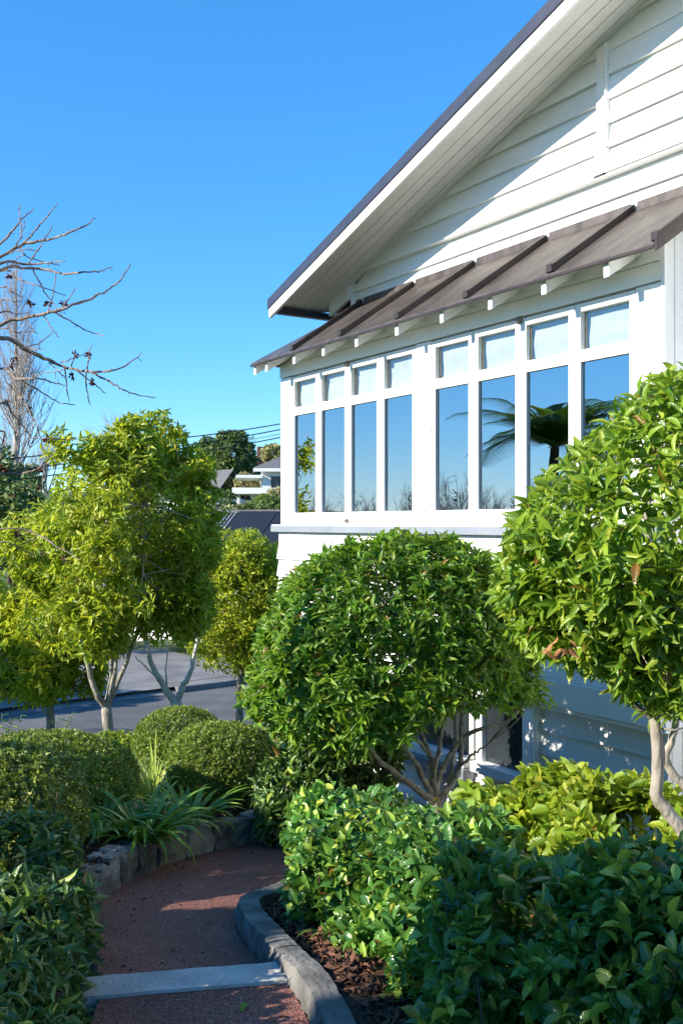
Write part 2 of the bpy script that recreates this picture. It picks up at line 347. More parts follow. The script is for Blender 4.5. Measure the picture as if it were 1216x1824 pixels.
def foliage(root, base, tmpl, mat, P, A, N, L, W, rng, singles=0, part='foliage'):
    """leaves of one plant: the largest in view are parts of their own, the rest one mass"""
    P = np.asarray(P) ; n = len(P); pick = np.zeros(n, bool)
    if singles:
        C = P + A * L[:, None] * .5
        px = CX + FPX * C[:, 0] / C[:, 1]; py = CY - FPX * (C[:, 2] - EYE) / C[:, 1]
        ok = (C[:, 1] > .5) & (px > 4) & (px < 1212) & (py > 4) & (py < 1820)
        idx = np.where(ok)[0]; idx = idx[np.argsort(C[idx, 1])]
        cell = (px[idx] // 16).astype(int) * 10000 + (py[idx] // 16).astype(int)
        _, first = np.unique(cell, return_index=True); vis = idx[first]
        X, AA, NN = frame(A, N)
        view = unit(C - np.array([0, 0, EYE]))
        size = (L / C[:, 1]) * (.35 + np.abs((NN * view).sum(1)))
        vis = vis[np.argsort(-size[vis])][:singles]; pick[vis] = True
        key = (id(tmpl), mat)
        if key not in _LEAFMESH:
            _LEAFMESH[key] = tri_mesh('leaf', tmpl[0], tmpl[1], tmpl[2]); _LEAFMESH[key].materials.append(MAT[mat])
        me = _LEAFMESH[key]
        for i in vis:
            o = bpy.data.objects.new('leaf', me); COL.objects.link(o); o.parent = root
            Mx = Matrix(((X[i, 0] * W[i], AA[i, 0] * L[i], NN[i, 0] * L[i], P[i, 0] - base[0]),
                         (X[i, 1] * W[i], AA[i, 1] * L[i], NN[i, 1] * L[i], P[i, 1] - base[1]),
                         (X[i, 2] * W[i], AA[i, 2] * L[i], NN[i, 2] * L[i], P[i, 2] - base[2]), (0, 0, 0, 1)))
            o.matrix_basis = Mx
    k = ~pick
    me = leaf_mesh(part, tmpl, P[k] - np.asarray(base), A[k], N[k], L[k], W[k], rng.uniform(.3, 1.7, k.sum()))
    o = link(part, me, mat, root); o['kind'] = 'stuff'
    return o
def lump(P, s, seed):
    r = np.random.default_rng(seed); a = np.zeros(len(P))
    for i in range(7):
        d = r.normal(0, 1, 3); d /= np.linalg.norm(d)
        a += np.sin(P @ d * s * r.uniform(.6, 1.7) + r.uniform(0, 6.28))
    return a / 3.2
def crown(c, rad, p, n, rng, inner=.55, k=2.2, lumpy=.1, ls=5, seed=1, zmin=None, hole=None, hs=7):
    """points in the outer shell of a rounded body; returns points and outward normals"""
    c = np.asarray(c, float); rad = np.asarray(rad, float); PP, NN, tot = [], [], 0
    for it in range(60):
        x = rng.uniform(-1.25, 1.25, (max(4000, n * 3), 3))
        W = c + x * rad
        q = (np.abs(x) ** p).sum(1) ** (1 / p) / (1 + lumpy * lump(W, ls, seed))
        pr = np.clip((q - inner) / (1 - inner), 0, 1) ** k
        ok = (q < 1) & (rng.uniform(0, 1, len(q)) < pr)
        if zmin is not None: ok &= W[:, 2] > zmin
        if hole is not None: ok &= lump(W, hs, seed + 77) > hole
        g = np.sign(x) * np.abs(x) ** (p - 1) / rad
        PP.append(W[ok]); NN.append(unit(g[ok])); tot += ok.sum()
        if tot >= n: break
    return np.concatenate(PP)[:n], np.concatenate(NN)[:n]
def shoots(P, N, rng, m=6, stem=.06, L=.07, asp=.4, up=.35, out=.8, rnd=.5, open_=55, droop=.15, lvar=.38):
    """m leaves set round a short shoot at every point"""
    n = len(P)
    D = unit(N * out + np.array([0, 0, up]) + rng.normal(0, rnd, (n, 3)))
    ref = unit(rng.normal(0, 1, (n, 3))); a = unit(np.cross(D, ref)); b = np.cross(D, a)
    ph0 = rng.uniform(0, 6.28, n); o = {q: [] for q in 'PANLW'}
    for i in range(m):
        ph = ph0 + i * 2.4 + rng.normal(0, .25, n)
        side = np.cos(ph)[:, None] * a + np.sin(ph)[:, None] * b
        th = np.radians(open_ * (1 - .45 * i / m) + rng.normal(0, 9, n))[:, None]
        A = np.cos(th) * D + np.sin(th) * side; A = unit(A + np.array([0, 0, -droop]) + rng.normal(0, .12, (n, 3)))
        Nn = unit(D * 1.0 - side * .35 + rng.normal(0, .2, (n, 3)) + np.array([0, 0, .25]))
        l_ = L * rng.uniform(1 - lvar, 1 + lvar, n) * (1 - .25 * (i / m) ** 2)
        o['P'].append(P - D * (stem * (1 - i / m))[..., None] if np.ndim(stem) else P - D * stem * (1 - i / m)); o['A'].append(A); o['N'].append(Nn); o['L'].append(l_); o['W'].append(l_ * asp * rng.uniform(.85, 1.15, n))
    return [np.concatenate(o[q]) for q in 'PANLW']

# ---------------------------------------------------------------- ground
def G(X, Y):
    """height of the garden and of the land beyond"""
    X = np.asarray(X, float); Y = np.asarray(Y, float)
    z = -0.16 * np.clip(Y - 3.45, 0, 12.2)
    z = z + np.interp(Y, [26, 40, 72, 86, 112, 200, 500], [0, .5, 3.3, 4.5, 6.6, 10, 14])
    return z
def g1(x, y): return float(G(x, y))
xs = np.concatenate([np.linspace(-220, -20, 41)[:-1], np.linspace(-20, 20, 81), np.linspace(20, 220, 41)[1:]])
ys = np.concatenate([np.linspace(-40, 0, 21)[:-1], np.linspace(0, 30, 91), np.linspace(30, 130, 61)[1:], np.linspace(130, 600, 40)[1:]])
GX, GY = np.meshgrid(xs, ys)
GZ = G(GX, GY) - .03 - .35 * ((np.abs(GX) < 7.5) & (GY > 1.0) & (GY < 8.6))
nx, ny = len(xs), len(ys)
ii, jj = np.meshgrid(np.arange(nx - 1), np.arange(ny - 1)); q = (jj * nx + ii).ravel()
T = np.concatenate([np.stack([q, q + 1, q + nx + 1], 1), np.stack([q, q + nx + 1, q + nx], 1)])
tag(link('ground', tri_mesh('ground', np.stack([GX, GY, GZ], -1).reshape(-1, 3), T), 'grass'), kind='structure')

def strip(name, L, Rr, mat, dz=0, zf=g1, sub=1, n=5):
    """sheet between two edge lines that follows the ground"""
    L = smooth_line([(*p, 0) for p in L], n)[:, :2]; Rr = smooth_line([(*p, 0) for p in Rr], n)[:, :2]
    v, f = [], []; w = 6
    for a, b in zip(L, Rr):
        for i in range(w + 1):
            p = a + (b - a) * i / w; v.append((p[0], p[1], zf(p[0], p[1]) + dz))
    for i in range(len(L) - 1):
        for j in range(w): k = i * (w + 1) + j; f.append((k, k + 1, k + w + 2, k + w + 1))
    return tag(link(name, mesh(name, v, f), mat, smooth=True), kind='structure')
PL = [(-.70, -2.0), (-.74, 0), (-.78, 2), (-.80, 3.1), (-.86, 3.55), (-1.05, 4.05), (-1.18, 4.62), (-1.13, 5.36), (-.95, 5.96), (-.56, 6.55), (-.15, 7.0), (.2, 7.5), (.3, 8.6)]
PR = [(.62, -2.0), (.55, 0), (.16, 2), (-.09, 3.1), (-.23, 3.52), (-.34, 3.86), (-.44, 4.2), (-.47, 4.46), (-.36, 4.72), (-.12, 5.1), (.16, 5.5), (.6, 6.6), (.9, 8.0)]
def zp(x, y): return -.055 * (1 if y > 3.46 else 0) - .157 * max(0, y - 3.55)      # one low step at the concrete strip
path = strip('garden_path', PL, PR, 'red_chip', .0, zp)
# concrete step strip across the path
st = MB()
e0, e1 = np.array([-.95, 3.28]), np.array([-.17, 3.42]); dv = np.array([-.026, .150])
NS = 14; rs = random.Random(3)
top = []
for i in range(NS + 1):
    p = e0 + (e1 - e0) * i / NS; j = rs.uniform(-.004, .004)
    top.append((p[0], p[1] + j, .012)); top.append((p[0] + dv[0], p[1] + dv[1] + rs.uniform(-.004, .004), .010))
bot = [(a, b, -.13) for a, b, c in top]
k = len(top); f = []
for i in range(NS):
    f += [(2 * i, 2 * i + 2, 2 * i + 3, 2 * i + 1), (2 * i, k + 2 * i, k + 2 * i + 2, 2 * i + 2), (2 * i + 1, 2 * i + 3, k + 2 * i + 3, k + 2 * i + 1)]
st.add(top + bot, f)
tag(st.build('concrete_step', 'concrete'), 'pale concrete step strip laid across the red path', 'step')

# planting beds (dark soil) beside the path
def zl(x, y): return zp(x, y) + .15
def zr(x, y): return zp(x, y) + .055
tag(strip('garden_bed_left', [(-6, y) for x, y in PL[2:]], [(x - .06, y) for x, y in PL[2:]], 'soil', 0, zl, n=4), kind='structure')
tag(strip('garden_bed_right', [(x + .06, y) for x, y in PR[2:11]], [(4.5, 1.4), (4.3, 2.2), (4, 2.8), (3.7, 3.2), (3.4, 3.7), (3, 4.2), (2.6, 4.9), (2.2, 5.5), (1.9, 6.0)], 'soil', 0, zr, n=4), kind='structure')

# bark mulch: thousands of chips
def mulch(name, poly_pts, n, seed, zf):
    rng = np.random.default_rng(seed); P = []
    for (x, y, rx, ry, cnt) in poly_pts:
        a = rng.uniform(-1, 1, (cnt, 2)); P.append(np.stack([x + a[:, 0] * rx, y + a[:, 1] * ry], 1))
    P = np.concatenate(P); z = np.array([zf(a, b) for a, b in P])
    P = np.column_stack([P, z + rng.uniform(.0, .02, len(P))])
    A = unit(np.column_stack([rng.normal(0, 1, (len(P), 2)), rng.normal(0, .25, len(P))])); N = unit(np.column_stack([rng.normal(0, .35, (len(P), 2)), np.ones(len(P))]))
    L = rng.uniform(.015, .055, len(P)); W = L * rng.uniform(.25, .55, len(P))
    o = link(name, leaf_mesh(name, T_SMALL, P, A, N, L, W, rng.uniform(-1, 2, len(P))), 'bark_chip'); return tag(o, kind='stuff')
def in_right(x, y): return x
o = mulch('bark_mulch', [(-.78, 7.1, .55, .5, 3800), (-1.33, 5.4, .13, .45, 1500), (-1.55, 6.0, .3, .5, 1600)], 0, 5, zl)
tag(o, 'brown bark mulch under the round box bushes', 'mulch')
rngm = np.random.default_rng(8)
PRs = smooth_line([(*p, 0) for p in PR], 8)[:, :2]
pts = []
for (a, b) in PRs:
    if 2.2 < b < 5.0:
        for i in range(170): pts.append((a + .16 + abs(rngm.normal(0, .22)), b + rngm.uniform(-.07, .07), .001, .001, 1))
o = mulch('bark_mulch', pts, 0, 9, zr)
tag(o, 'dark bark mulch behind the concrete kerb', 'mulch')

# road, kerb, footpath and driveway down the slope
RD = np.array([.752, .659]); RN = np.array([-.659, .752]); RO = np.array([-3.1, 20.75])
ZR = -1.94
def sheet(name, a0, a1, n0, n1, z, mat, z1=None, kind='structure'):
    P = [RO + RD * a + RN * b for a, b in ((a0, n0), (a1, n0), (a1, n1), (a0, n1))]
    zz = [z, z, z1 if z1 is not None else z, z1 if z1 is not None else z]
    return tag(link(name, mesh(name, [(p[0], p[1], h) for p, h in zip(P, zz)], [(0, 1, 2, 3)]), mat), kind=kind)
sheet('road', -60, 60, -5.6, 0, ZR, 'asphalt_road')
sheet('footpath', -60, 60, .14, 2.4, ZR + .115, 'footpath_concrete')
sheet('verge', -60, 60, 2.4, 6, ZR + .11, 'grass', ZR + .35)
sheet('driveway', -8.5, 2.0, .54, 9, ZR + .122, 'footpath_concrete', ZR + .42)
sheet('driveway_crossing', -5.2, -.4, -.02, .55, ZR + .004, 'footpath_concrete', ZR + .13)
def kerb(name, a0, a1, label):
    mb = MB(); n = 12
    P = lambda a, b, z: (*(RO + RD * a + RN * b), z)
    root = empty(name, P(min(max(a0, -12), 0), 0, ZR), 0, label, 'kerb'); o0 = np.array(root.location); a = a0
    while a < a1 - .1:
        b = min(a + 1.2, a1); c = b - .012
        q = [P(a, -.02, ZR - .05), P(c, -.02, ZR - .05), P(c, .15, ZR - .05), P(a, .15, ZR - .05), P(a, .005, ZR + .12), P(c, .005, ZR + .12), P(c, .15, ZR + .125), P(a, .15, ZR + .125)]
        MB().hexa([tuple(np.array(v) - o0) for v in q]).build('kerb_stone', 'footpath_concrete', root, .01); a = b
kerb('road_kerb', -17, -5.2, 'grey road kerb left of the driveway across the street')
kerb('road_kerb', -.4, 9, 'grey road kerb right of the driveway across the street')

# ---------------------------------------------------------------- the house
PH = math.atan(1103 / FPX); S_, C_ = math.sin(PH), math.cos(PH)
HO = (-.628, 10.175, 0)
house = empty('house', HO, math.atan2(-C_, S_), 'white weatherboard house with gable and row of casement windows', 'house')
# local frame: x runs along the window wall towards the camera, y goes into the house, z up
WALLT = 4.87
def part(name, parent=house, label=None):
    o = bpy.data.objects.new(name, None); COL.objects.link(o); o.parent = parent; o.empty_display_size = .1
    if label: o['label'] = label
    return o
def hb(name, t0, t1, o0, o1, z0, z1, mat, parent, bevel=.003):
    """box in house coordinates; o is the distance in front of the window wall"""
    return MB().box(t0, t1, -max(o0, o1), -min(o0, o1), z0, z1).build(name, mat, parent, bevel)
def board(parent, t0, t1, z0, z1, off=0, mat='white_paint', tb=None):
    """one bevel-back weatherboard; t0/t1 pairs (bottom, top) for raked ends"""
    a = t0 if hasattr(t0, '__len__') else (t0, t0); b = t1 if hasattr(t1, '__len__') else (t1, t1)
    prof = [(-(off + .038), z0), (-(off + .035), z0 + .016), (-(off + .005), z1), (-(off - .01), z1), (-(off - .01), z0)]
    e0 = [a[0], a[0], a[1], a[1], a[0]]; e1 = [b[0], b[0], b[1], b[1], b[0]]
    o = MB().extrude_t(prof, e0, e1).build('weatherboard', mat, parent)
    return o
# --- lower window wall: weatherboards below the sill, band, basement wall
apron = part('apron_wall')
hb('wall_core', .03, WALLT - .03, -.05, -.14, .33, 1.5, 'white_paint', apron)
zz = [1.485, 1.41, 1.232, 1.054, .876, .698, .52]
hb('trim_board', -.012, WALLT, .018, -.05, 1.412, 1.506, 'white_trim', apron)
for a, b in zip(zz[1:], zz[2:]):
    board(apron, -.022, WALLT, b + .001, a + .012, 0)
hb('band_board', -.03, WALLT + .01, .045, -.05, .33, .518, 'white_trim', apron, .006)
hb('band_mould', -.02, WALLT, .03, -.06, .30, .328, 'white_trim', apron, .004)
base = part('basement_wall')
hb('wall_core', 3.76, WALLT, -.10, -.2, -1.6, .298, 'white_paint', base)
hb('wall_core', 0, 1.0, -.10, -.2, -1.9, .298, 'white_paint', base)
hb('wall_core', 1.0, 3.76, -.10, -.2, -1.9, -.30, 'white_paint', base)
z = .298
while z > -1.2:
    board(base, 3.745, WALLT, z - .172, z + .008, -.085)
    board(base, 0, .98, z - .172, z + .008, -.085)
    if z < -.30: board(base, 1.0, 3.62, z - .172, z + .008, -.085)
    z -= .172
hb('corner_post', 3.60, 3.742, -.02, -.12, -1.2, .299, 'white_trim', base, .005)
hb('corner_batten', 3.70, 3.742, .005, -.018, -1.2, .299, 'white_trim', base, .004)
for i, (a, b) in enumerate(((1.05, 1.95), (2.05, 2.98), (3.13, 3.595))):
    w = part('basement_window')
    hb('stile', a - .07, a, -.04, -.12, -.24, .298, 'white_trim', w); hb('sill', a - .07, b + .0, .02, -.13, -.31, -.235, 'white_trim', w)
    hb('stile', b + .001, b + .05, -.04, -.12, -.234, .298, 'white_trim', w)
    hb('pane', a, b, -.085, -.09, -.232, .297, 'far_glass', w, 0)
hb('sill_apron', 1.0, 3.0, .04, -.08, -.42, -.315, 'grey_paint', base, .005)
# --- sill
hb('sill', -.085, WALLT + .05, .075, -.06, 1.510, 1.572, 'grey_paint', house, .004)
hb('sill_cap', -.08, WALLT + .045, .068, -.06, 1.5725, 1.585, 'white_trim', house, .003)
# --- window frame
wf = part('window_frame')
JZ0, JZ1 = 1.586, 3.09
for a, b in ((0.0, .212), (2.339, 2.531), (4.669, WALLT)):
    hb('jamb', a, b, 0, -.16, JZ0, JZ1, 'white_trim', wf, .003)
hb('bottom_plate', .213, 2.338, -.03, -.16, JZ0, 1.598, 'white_trim', wf); hb('bottom_plate', 2.532, 4.668, -.03, -.16, JZ0, 1.598, 'white_trim', wf)
hb('head_board', -.004, WALLT + .004, .012, -.16, 3.098, 3.218, 'white_trim', wf, .004)
hb('frieze_board', .004, WALLT - .004, -.008, -.10, 3.2205, 3.395, 'white_trim', wf, .003)
hb('head_mould', .01, WALLT - .002, .024, -.0, 3.2185, 3.2325, 'white_trim', wf, .003)
panes = [(.301, .695), (.816, 1.246), (1.371, 1.790), (1.911, 2.317)]
# even sash widths measured off the two groups of four
def group(a, b): w = (b - a) / 4; return [(a + i * w, a + (i + 1) * w) for i in range(4)]
sashes = group(.216, 2.335) + group(2.535, 4.665)
def blind(t0, t1, label, seed):
    r = np.random.default_rng(seed); nx_, nz_ = 22, 14
    v, f = [], []
    for j in range(nz_ + 1):
        for i in range(nx_ + 1):
            u, w = i / nx_, j / nz_
            d = .012 * math.sin(w * 9 + seed) + .006 * math.sin(u * 7 + w * 5 + seed * 2) + r.normal(0, .0008)
            v.append((t0 + (t1 - t0) * u, .078 + d * .4, 2.735 + .34 * w + .008 * math.sin(u * 3.2 + seed) * (1 - w)))
    for j in range(nz_):
        for i in range(nx_): k = j * (nx_ + 1) + i; f.append((k, k + 1, k + nx_ + 2, k + nx_ + 1))
    me = mesh('roman_blind', v, f)
    o = link('roman_blind', me, 'blind_cloth', None, None, True)
    o.location = HO; o.rotation_euler = house.rotation_euler
    sm = o.modifiers.new('thick', 'SOLIDIFY'); sm.thickness = .004
    tag(o, label, 'blind', 'roman blinds behind the top panes')
order = ['first', 'second', 'third', 'fourth', 'fifth', 'sixth', 'seventh', 'eighth']
for i, (a, b) in enumerate(sashes):
    w = part('casement_window')
    a += .0035; b -= .0035; sl = sr = .053
    OF, OB = -.006, -.05
    hb('stile', a, a + sl, OF, OB, 1.60, 3.083, 'white_trim', w, .004); hb('stile', b - sr, b, OF, OB, 1.60, 3.083, 'white_trim', w, .004)
    hb('bottom_rail', a + sl + .0005, b - sr - .0005, OF - .001, OB, 1.60, 1.704, 'white_trim', w, .004)
    hb('transom_rail', a + sl + .0005, b - sr - .0005, OF - .001, OB, 2.688, 2.770, 'white_trim', w, .004)
    hb('top_rail', a + sl + .0005, b - sr - .0005, OF - .001, OB, 3.028, 3.083, 'white_trim', w, .004)
    hb('bead', a + sl, a + sl + .014, -.05, -.062, 2.771, 3.027, 'brown_timber', w, 0)  # dark brown strip down the left side of each top pane
    hb('pane', a + sl - .004, b - sr + .004, -.030, -.034, 1.70, 2.692, 'window_glass', w, 0)
    hb('upper_pane', a + sl - .004, b - sr + .004, -.040, -.044, 2.766, 3.032, 'clear_glass', w, 0)
    if i % 4 == 0:
        for hz in (1.75, 2.36, 2.96): hb('hinge', a - .010, a + .012, .008, -.004, hz, hz + .07, 'white_trim', w, .003)
    if i % 4 == 1:
        hb('latch', b - .03, b + .03, .018, -.006, 3.052, 3.086, 'brass', w, .006)
        MB().add(*[( [(b - .028, -.0, 1.606), (b + .028, -.0, 1.606), (b + .028, -.022, 1.606), (b - .028, -.022, 1.606), (b - .02, 0, 1.640), (b + .02, 0, 1.640), (b + .02, -.014, 1.640), (b - .02, -.014, 1.640)]),
                 [(0, 3, 2, 1), (4, 5, 6, 7), (0, 1, 5, 4), (1, 2, 6, 5), (2, 3, 7, 6), (3, 0, 4, 7)]]).build('latch', 'brass', w, .004)
    blind(a - .0, b + .0, 'white cloth blind in the top pane, %s window from the house corner' % order[i], i + 1)
# --- room behind the windows
room = part('room')
hb('floor', .05, WALLT - .05, -.17, -4.0, .66, .70, 'room_floor', room, 0)
hb('ceiling', .05, WALLT - .05, -.17, -4.0, 3.15, 3.19, 'room_wall', room, 0)
hb('back_wall', .05, WALLT - .05, -4.0, -4.1, .70, 3.15, 'room_wall', room, 0)
hb('side_wall', -.0, .05, -.161, -4.0, .3, 3.215, 'white_paint', room, 0)
hb('side_wall', WALLT - .05, WALLT, -.161, -4.0, .3, 3.5, 'bay_return_paint', room, 0)
hb('door_frame', 1.6, 1.7, -3.98, -3.995, .7, 2.75, 'white_trim', room); hb('door_frame', 2.5, 2.6, -3.98, -3.995, .7, 2.75, 'white_trim', room)
hb('inner_wall', .05, WALLT - .05, -.165, -.2, .70, 1.55, 'room_wall', room, 0)
# right end of the bay: vertical boards
ret = part('bay_return')
for i in range(8):
    hb('vertical_board', WALLT + .003, WALLT + .022, -.012 - i * .085, -.094 - i * .085, .3, 3.42, 'bay_return_paint', ret, .004)
hb('corner_trim', WALLT - .0, WALLT + .030, .008, -.011, 1.59, 3.42, 'white_trim', ret, .003)
# --- main wall behind the bay, with the gable
ZS0, SL = 3.845, .308            # soffit line: z = ZS0 + SL * t
RIDGE = 6.2
gab = part('gable_wall')
hb('wall_core', .60, 12.0, -.56, -.7, -1.0, 3.9, 'white_paint', gab, 0)
MB().extrude_t([(.56, 3.88), (.56, ZS0 + SL * RIDGE + .02), (.62, ZS0 + SL * RIDGE + .02), (.62, 3.88)], [.60, RIDGE, RIDGE, .60], [11.8, RIDGE + .01, RIDGE + .01, 11.8]).build('gable_core', 'white_paint', gab)
zl_ = [3.60, 3.76, 3.930, 4.108, 4.283, 4.455, 4.630, 4.800, 4.978, 5.155, 5.33, 5.5, 5.68, 5.8]
TP = 3.97                        # left edge of the proud centre panel
def rake_t(z): return max(.575, (z - ZS0) / SL - .03)
for a, b in zip(zl_, zl_[1:]):
    tl0, tl1 = rake_t(a), rake_t(b)
    tr = 2 * RIDGE - max(tl0, tl1)
    off = -.535 + (.03 if a >= 4.1 else 0)
    if a >= 4.1 and tl1 < TP:
        board(gab, (tl0, tl1), TP, a, b + .012, off); board(gab, TP + .001, tr, a, b + .012, off + .024)
    elif a < 4.1 or tl0 < tr:
        board(gab, (tl0, tl1), tr, a, b + .012, off)
hb('belt_ledge', .66, 11, -.455, -.55, 4.088, 4.106, 'white_trim', gab, .004)
hb('cover_strip', TP - .062, TP + .055, -.455, -.50, 4.285, 5.03, 'white_trim', gab, .003)
hb('cover_edge', TP + .04, TP + .057, -.425, -.454, 4.285, 5.03, 'white_trim', gab, .002)
MB().hexa([(TP - .09, .43, 4.108), (TP + .03, .43, 4.108), (TP + .03, .5, 4.108), (TP - .09, .5, 4.108), (TP - .062, .447, 4.284), (TP + .055, .447, 4.284), (TP + .055, .5, 4.284), (TP - .062, .5, 4.284)]).build('cover_foot', 'white_trim', gab)
hb('corner_board', .555, .60, -.5, -.57, 3.4, 4.03, 'white_trim', gab)
hb('side_wall', .575, .61, -.571, -9, -1.5, 3.95, 'white_paint', gab, 0)
# --- roof
roof = part('gable_roof')
TE = -.05
def slope_piece(name, mat, t0, t1, o0, o1, za, zb, parent=roof, bevel=0):
    """slab parallel to the left roof slope between heights za and zb above the soffit line"""
    y0, y1 = -max(o0, o1), -min(o0, o1); z_ = lambda t, h: ZS0 + SL * t + h
    return MB().hexa([(t0, y0, z_(t0, za)), (t1, y0, z_(t1, za)), (t1, y1, z_(t1, za)), (t0, y1, z_(t0, za)),
                      (t0, y0, z_(t0, zb)), (t1, y0, z_(t1, zb)), (t1, y1, z_(t1, zb)), (t0, y1, z_(t0, zb))]).build(name, mat, parent, bevel)
slope_piece('roof_sheet', 'navy_metal', TE, RIDGE, .10, -9, .03, .075)
slope_piece('barge_flashing', 'navy_metal', TE - .01, RIDGE, .128, .098, -.018, .088, bevel=.004)
slope_piece('barge_board', 'white_trim', TE + .01, RIDGE, .118, .08, -.112, -.02, bevel=.004)
for i in range(6):
    slope_piece('soffit_board', 'soffit_paint', TE + .02, RIDGE, .078 - i * .0985, .078 - i * .0985 - .0945, -.006 - .0006 * (i % 2), .010, bevel=.0035)
slope_piece('soffit_batten', 'soffit_paint', TE + .02, RIDGE, .08, -.56, .011, .029)
# right slope, out of the picture
MB().hexa([(RIDGE, -.1, ZS0 + SL * RIDGE), (12.45, -.1, ZS0 - .05), (12.45, 9, ZS0 - .05), (RIDGE, 9, ZS0 + SL * RIDGE), (RIDGE, -.1, ZS0 + SL * RIDGE + .08), (12.45, -.1, ZS0 + .03), (12.45, 9, ZS0 + .03), (RIDGE, 9, ZS0 + SL * RIDGE + .08)]).build('roof_sheet', 'navy_metal', roof)
hb('eave_lining', TE + .03, .574, -.60, -9, 3.80, 3.815, 'soffit_paint', roof, 0)
hb('gutter', TE + .012, TE + .10, .07, -9, 3.762, 3.828, 'navy_metal', roof, .01)
slope_piece('wall_rafter', 'white_trim', .20, .574, -.462, -.50, -.15, -.008, bevel=.003)
# --- awning over the windows, hipped at the corner
aw = part('awning')
AZ0, AZ1, AO0, AO1 = 3.226, 3.770, .30, -.50
ribs = [.770 + .8615 * k for k in range(6)]
asl = (AZ1 - AZ0) / (AO0 - AO1)
def az(o): return AZ0 + (AO0 - o) * asl
def quad_panel(pts, th=.014, name='panel', mat='brown_metal'):
    n_ = len(pts); v = [(t, -o, z + th) for t, o, z in pts] + [(t, -o, z) for t, o, z in pts]
    f = [tuple(range(n_)), tuple(range(2 * n_ - 1, n_ - 1, -1))] + [(i, i + n_, (i + 1) % n_ + n_, (i + 1) % n_) for i in range(n_)]
    return MB().add(v, f).build(name, mat, aw)
quad_panel([(-.087, AO0, AZ0), (ribs[0] - .01, AO0, AZ0), (ribs[0] - .01, AO1, AZ1)])
for a, b in zip(ribs, ribs[1:]):
    quad_panel([(a - .009, AO0, AZ0), (b - .011, AO0, AZ0), (b - .011, AO1, AZ1), (a - .009, AO1, AZ1)])
quad_panel([(-.087, AO0 - .003, AZ0), (ribs[0] - .014, AO1, AZ1), (ribs[0] - .014, -4, AZ1), (-.087, -4, AZ0)])
for k, t in enumerate(ribs):
    w = .024
    MB().hexa([(t - w, -AO0 - .002, AZ0 + .0145), (t + w, -AO0 - .002, AZ0 + .0145), (t + w, -AO1 - .01, AZ1 + .0075), (t - w, -AO1 - .01, AZ1 + .0075),
               (t - w * .8, -AO0 - .002, AZ0 + .066), (t + w * .8, -AO0 - .002, AZ0 + .066), (t + w * .8, -AO1 - .01, AZ1 + .060), (t - w * .8, -AO1 - .01, AZ1 + .060)]).build('rib', 'brown_metal_dark', aw, .003)
    hb('rib_end_clip', t - .028, t + .028, AO0 + .012, AO0 - .004, AZ0 + .02, AZ0 + .074, 'brown_metal_dark', aw, .004)
quad_panel([(5.08, AO0 + .01, AZ0 + .045), (5.102, AO0 + .01, AZ0 + .045), (5.102, AO1, AZ1 + .045), (5.08, AO1, AZ1 + .045)], .02, 'end_flashing', 'brown_metal_dark')
MB().hexa([(5.075, -AO0 - .01, AZ0 - .045), (5.10, -AO0 - .01, AZ0 - .045), (5.10, -AO1, AZ1 - .045), (5.075, -AO1, AZ1 - .045), (5.075, -AO0 - .01, AZ0 + .043), (5.10, -AO0 - .01, AZ0 + .043), (5.10, -AO1, AZ1 + .043), (5.075, -AO1, AZ1 + .043)]).build('end_barge', 'brown_metal_dark', aw, .003)
for a, b in zip([-.087] + ribs, ribs):
    hb('edge_trim', a + .001, b - .001, AO0 + .012, AO0 - .012, AZ0 - .022, AZ0 - .001, 'brown_metal_dark', aw, .003)
for a, b in zip([.66] + ribs[:], ribs + [ribs[-1] + .001]):
    if b - a > .02: hb('flashing', a + .03 * (a > .7), b - .028, AO1 + .006, AO1 - .03, AZ1 - .01, AZ1 + .072, 'brown_metal', aw, .003)
for a, b in zip([.13] + ribs, ribs):
    MB().hexa([(a + .003, -AO0 + .03, AZ0 + .0), (b - .003, -AO0 + .03, AZ0 + .0), (b - .003, -.0, az(0) - .022), (a + .003, -.0, az(0) - .022),
               (a + .003, -AO0 + .03, AZ0 + .014), (b - .003, -AO0 + .03, AZ0 + .014), (b - .003, -.0, az(0) - .008), (a + .003, -.0, az(0) - .008)]).build('lining_board', 'white_trim', aw)
for t in (-.06, .194, .755, 1.294, 1.845, 2.443, 3.030, 3.586, 4.127, 4.673):
    o0 = .272; w = .022
    zt = lambda o: az(o) - .030
    MB().hexa([(t - w, -o0, zt(o0) - .095), (t + w, -o0, zt(o0) - .095), (t + w, .02, zt(-.02) - .115), (t - w, .02, zt(-.02) - .115),
               (t - w, -o0, zt(o0)), (t + w, -o0, zt(o0)), (t + w, .02, zt(-.02)), (t - w, .02, zt(-.02))]).build('rafter_tail', 'white_trim', aw, .003)

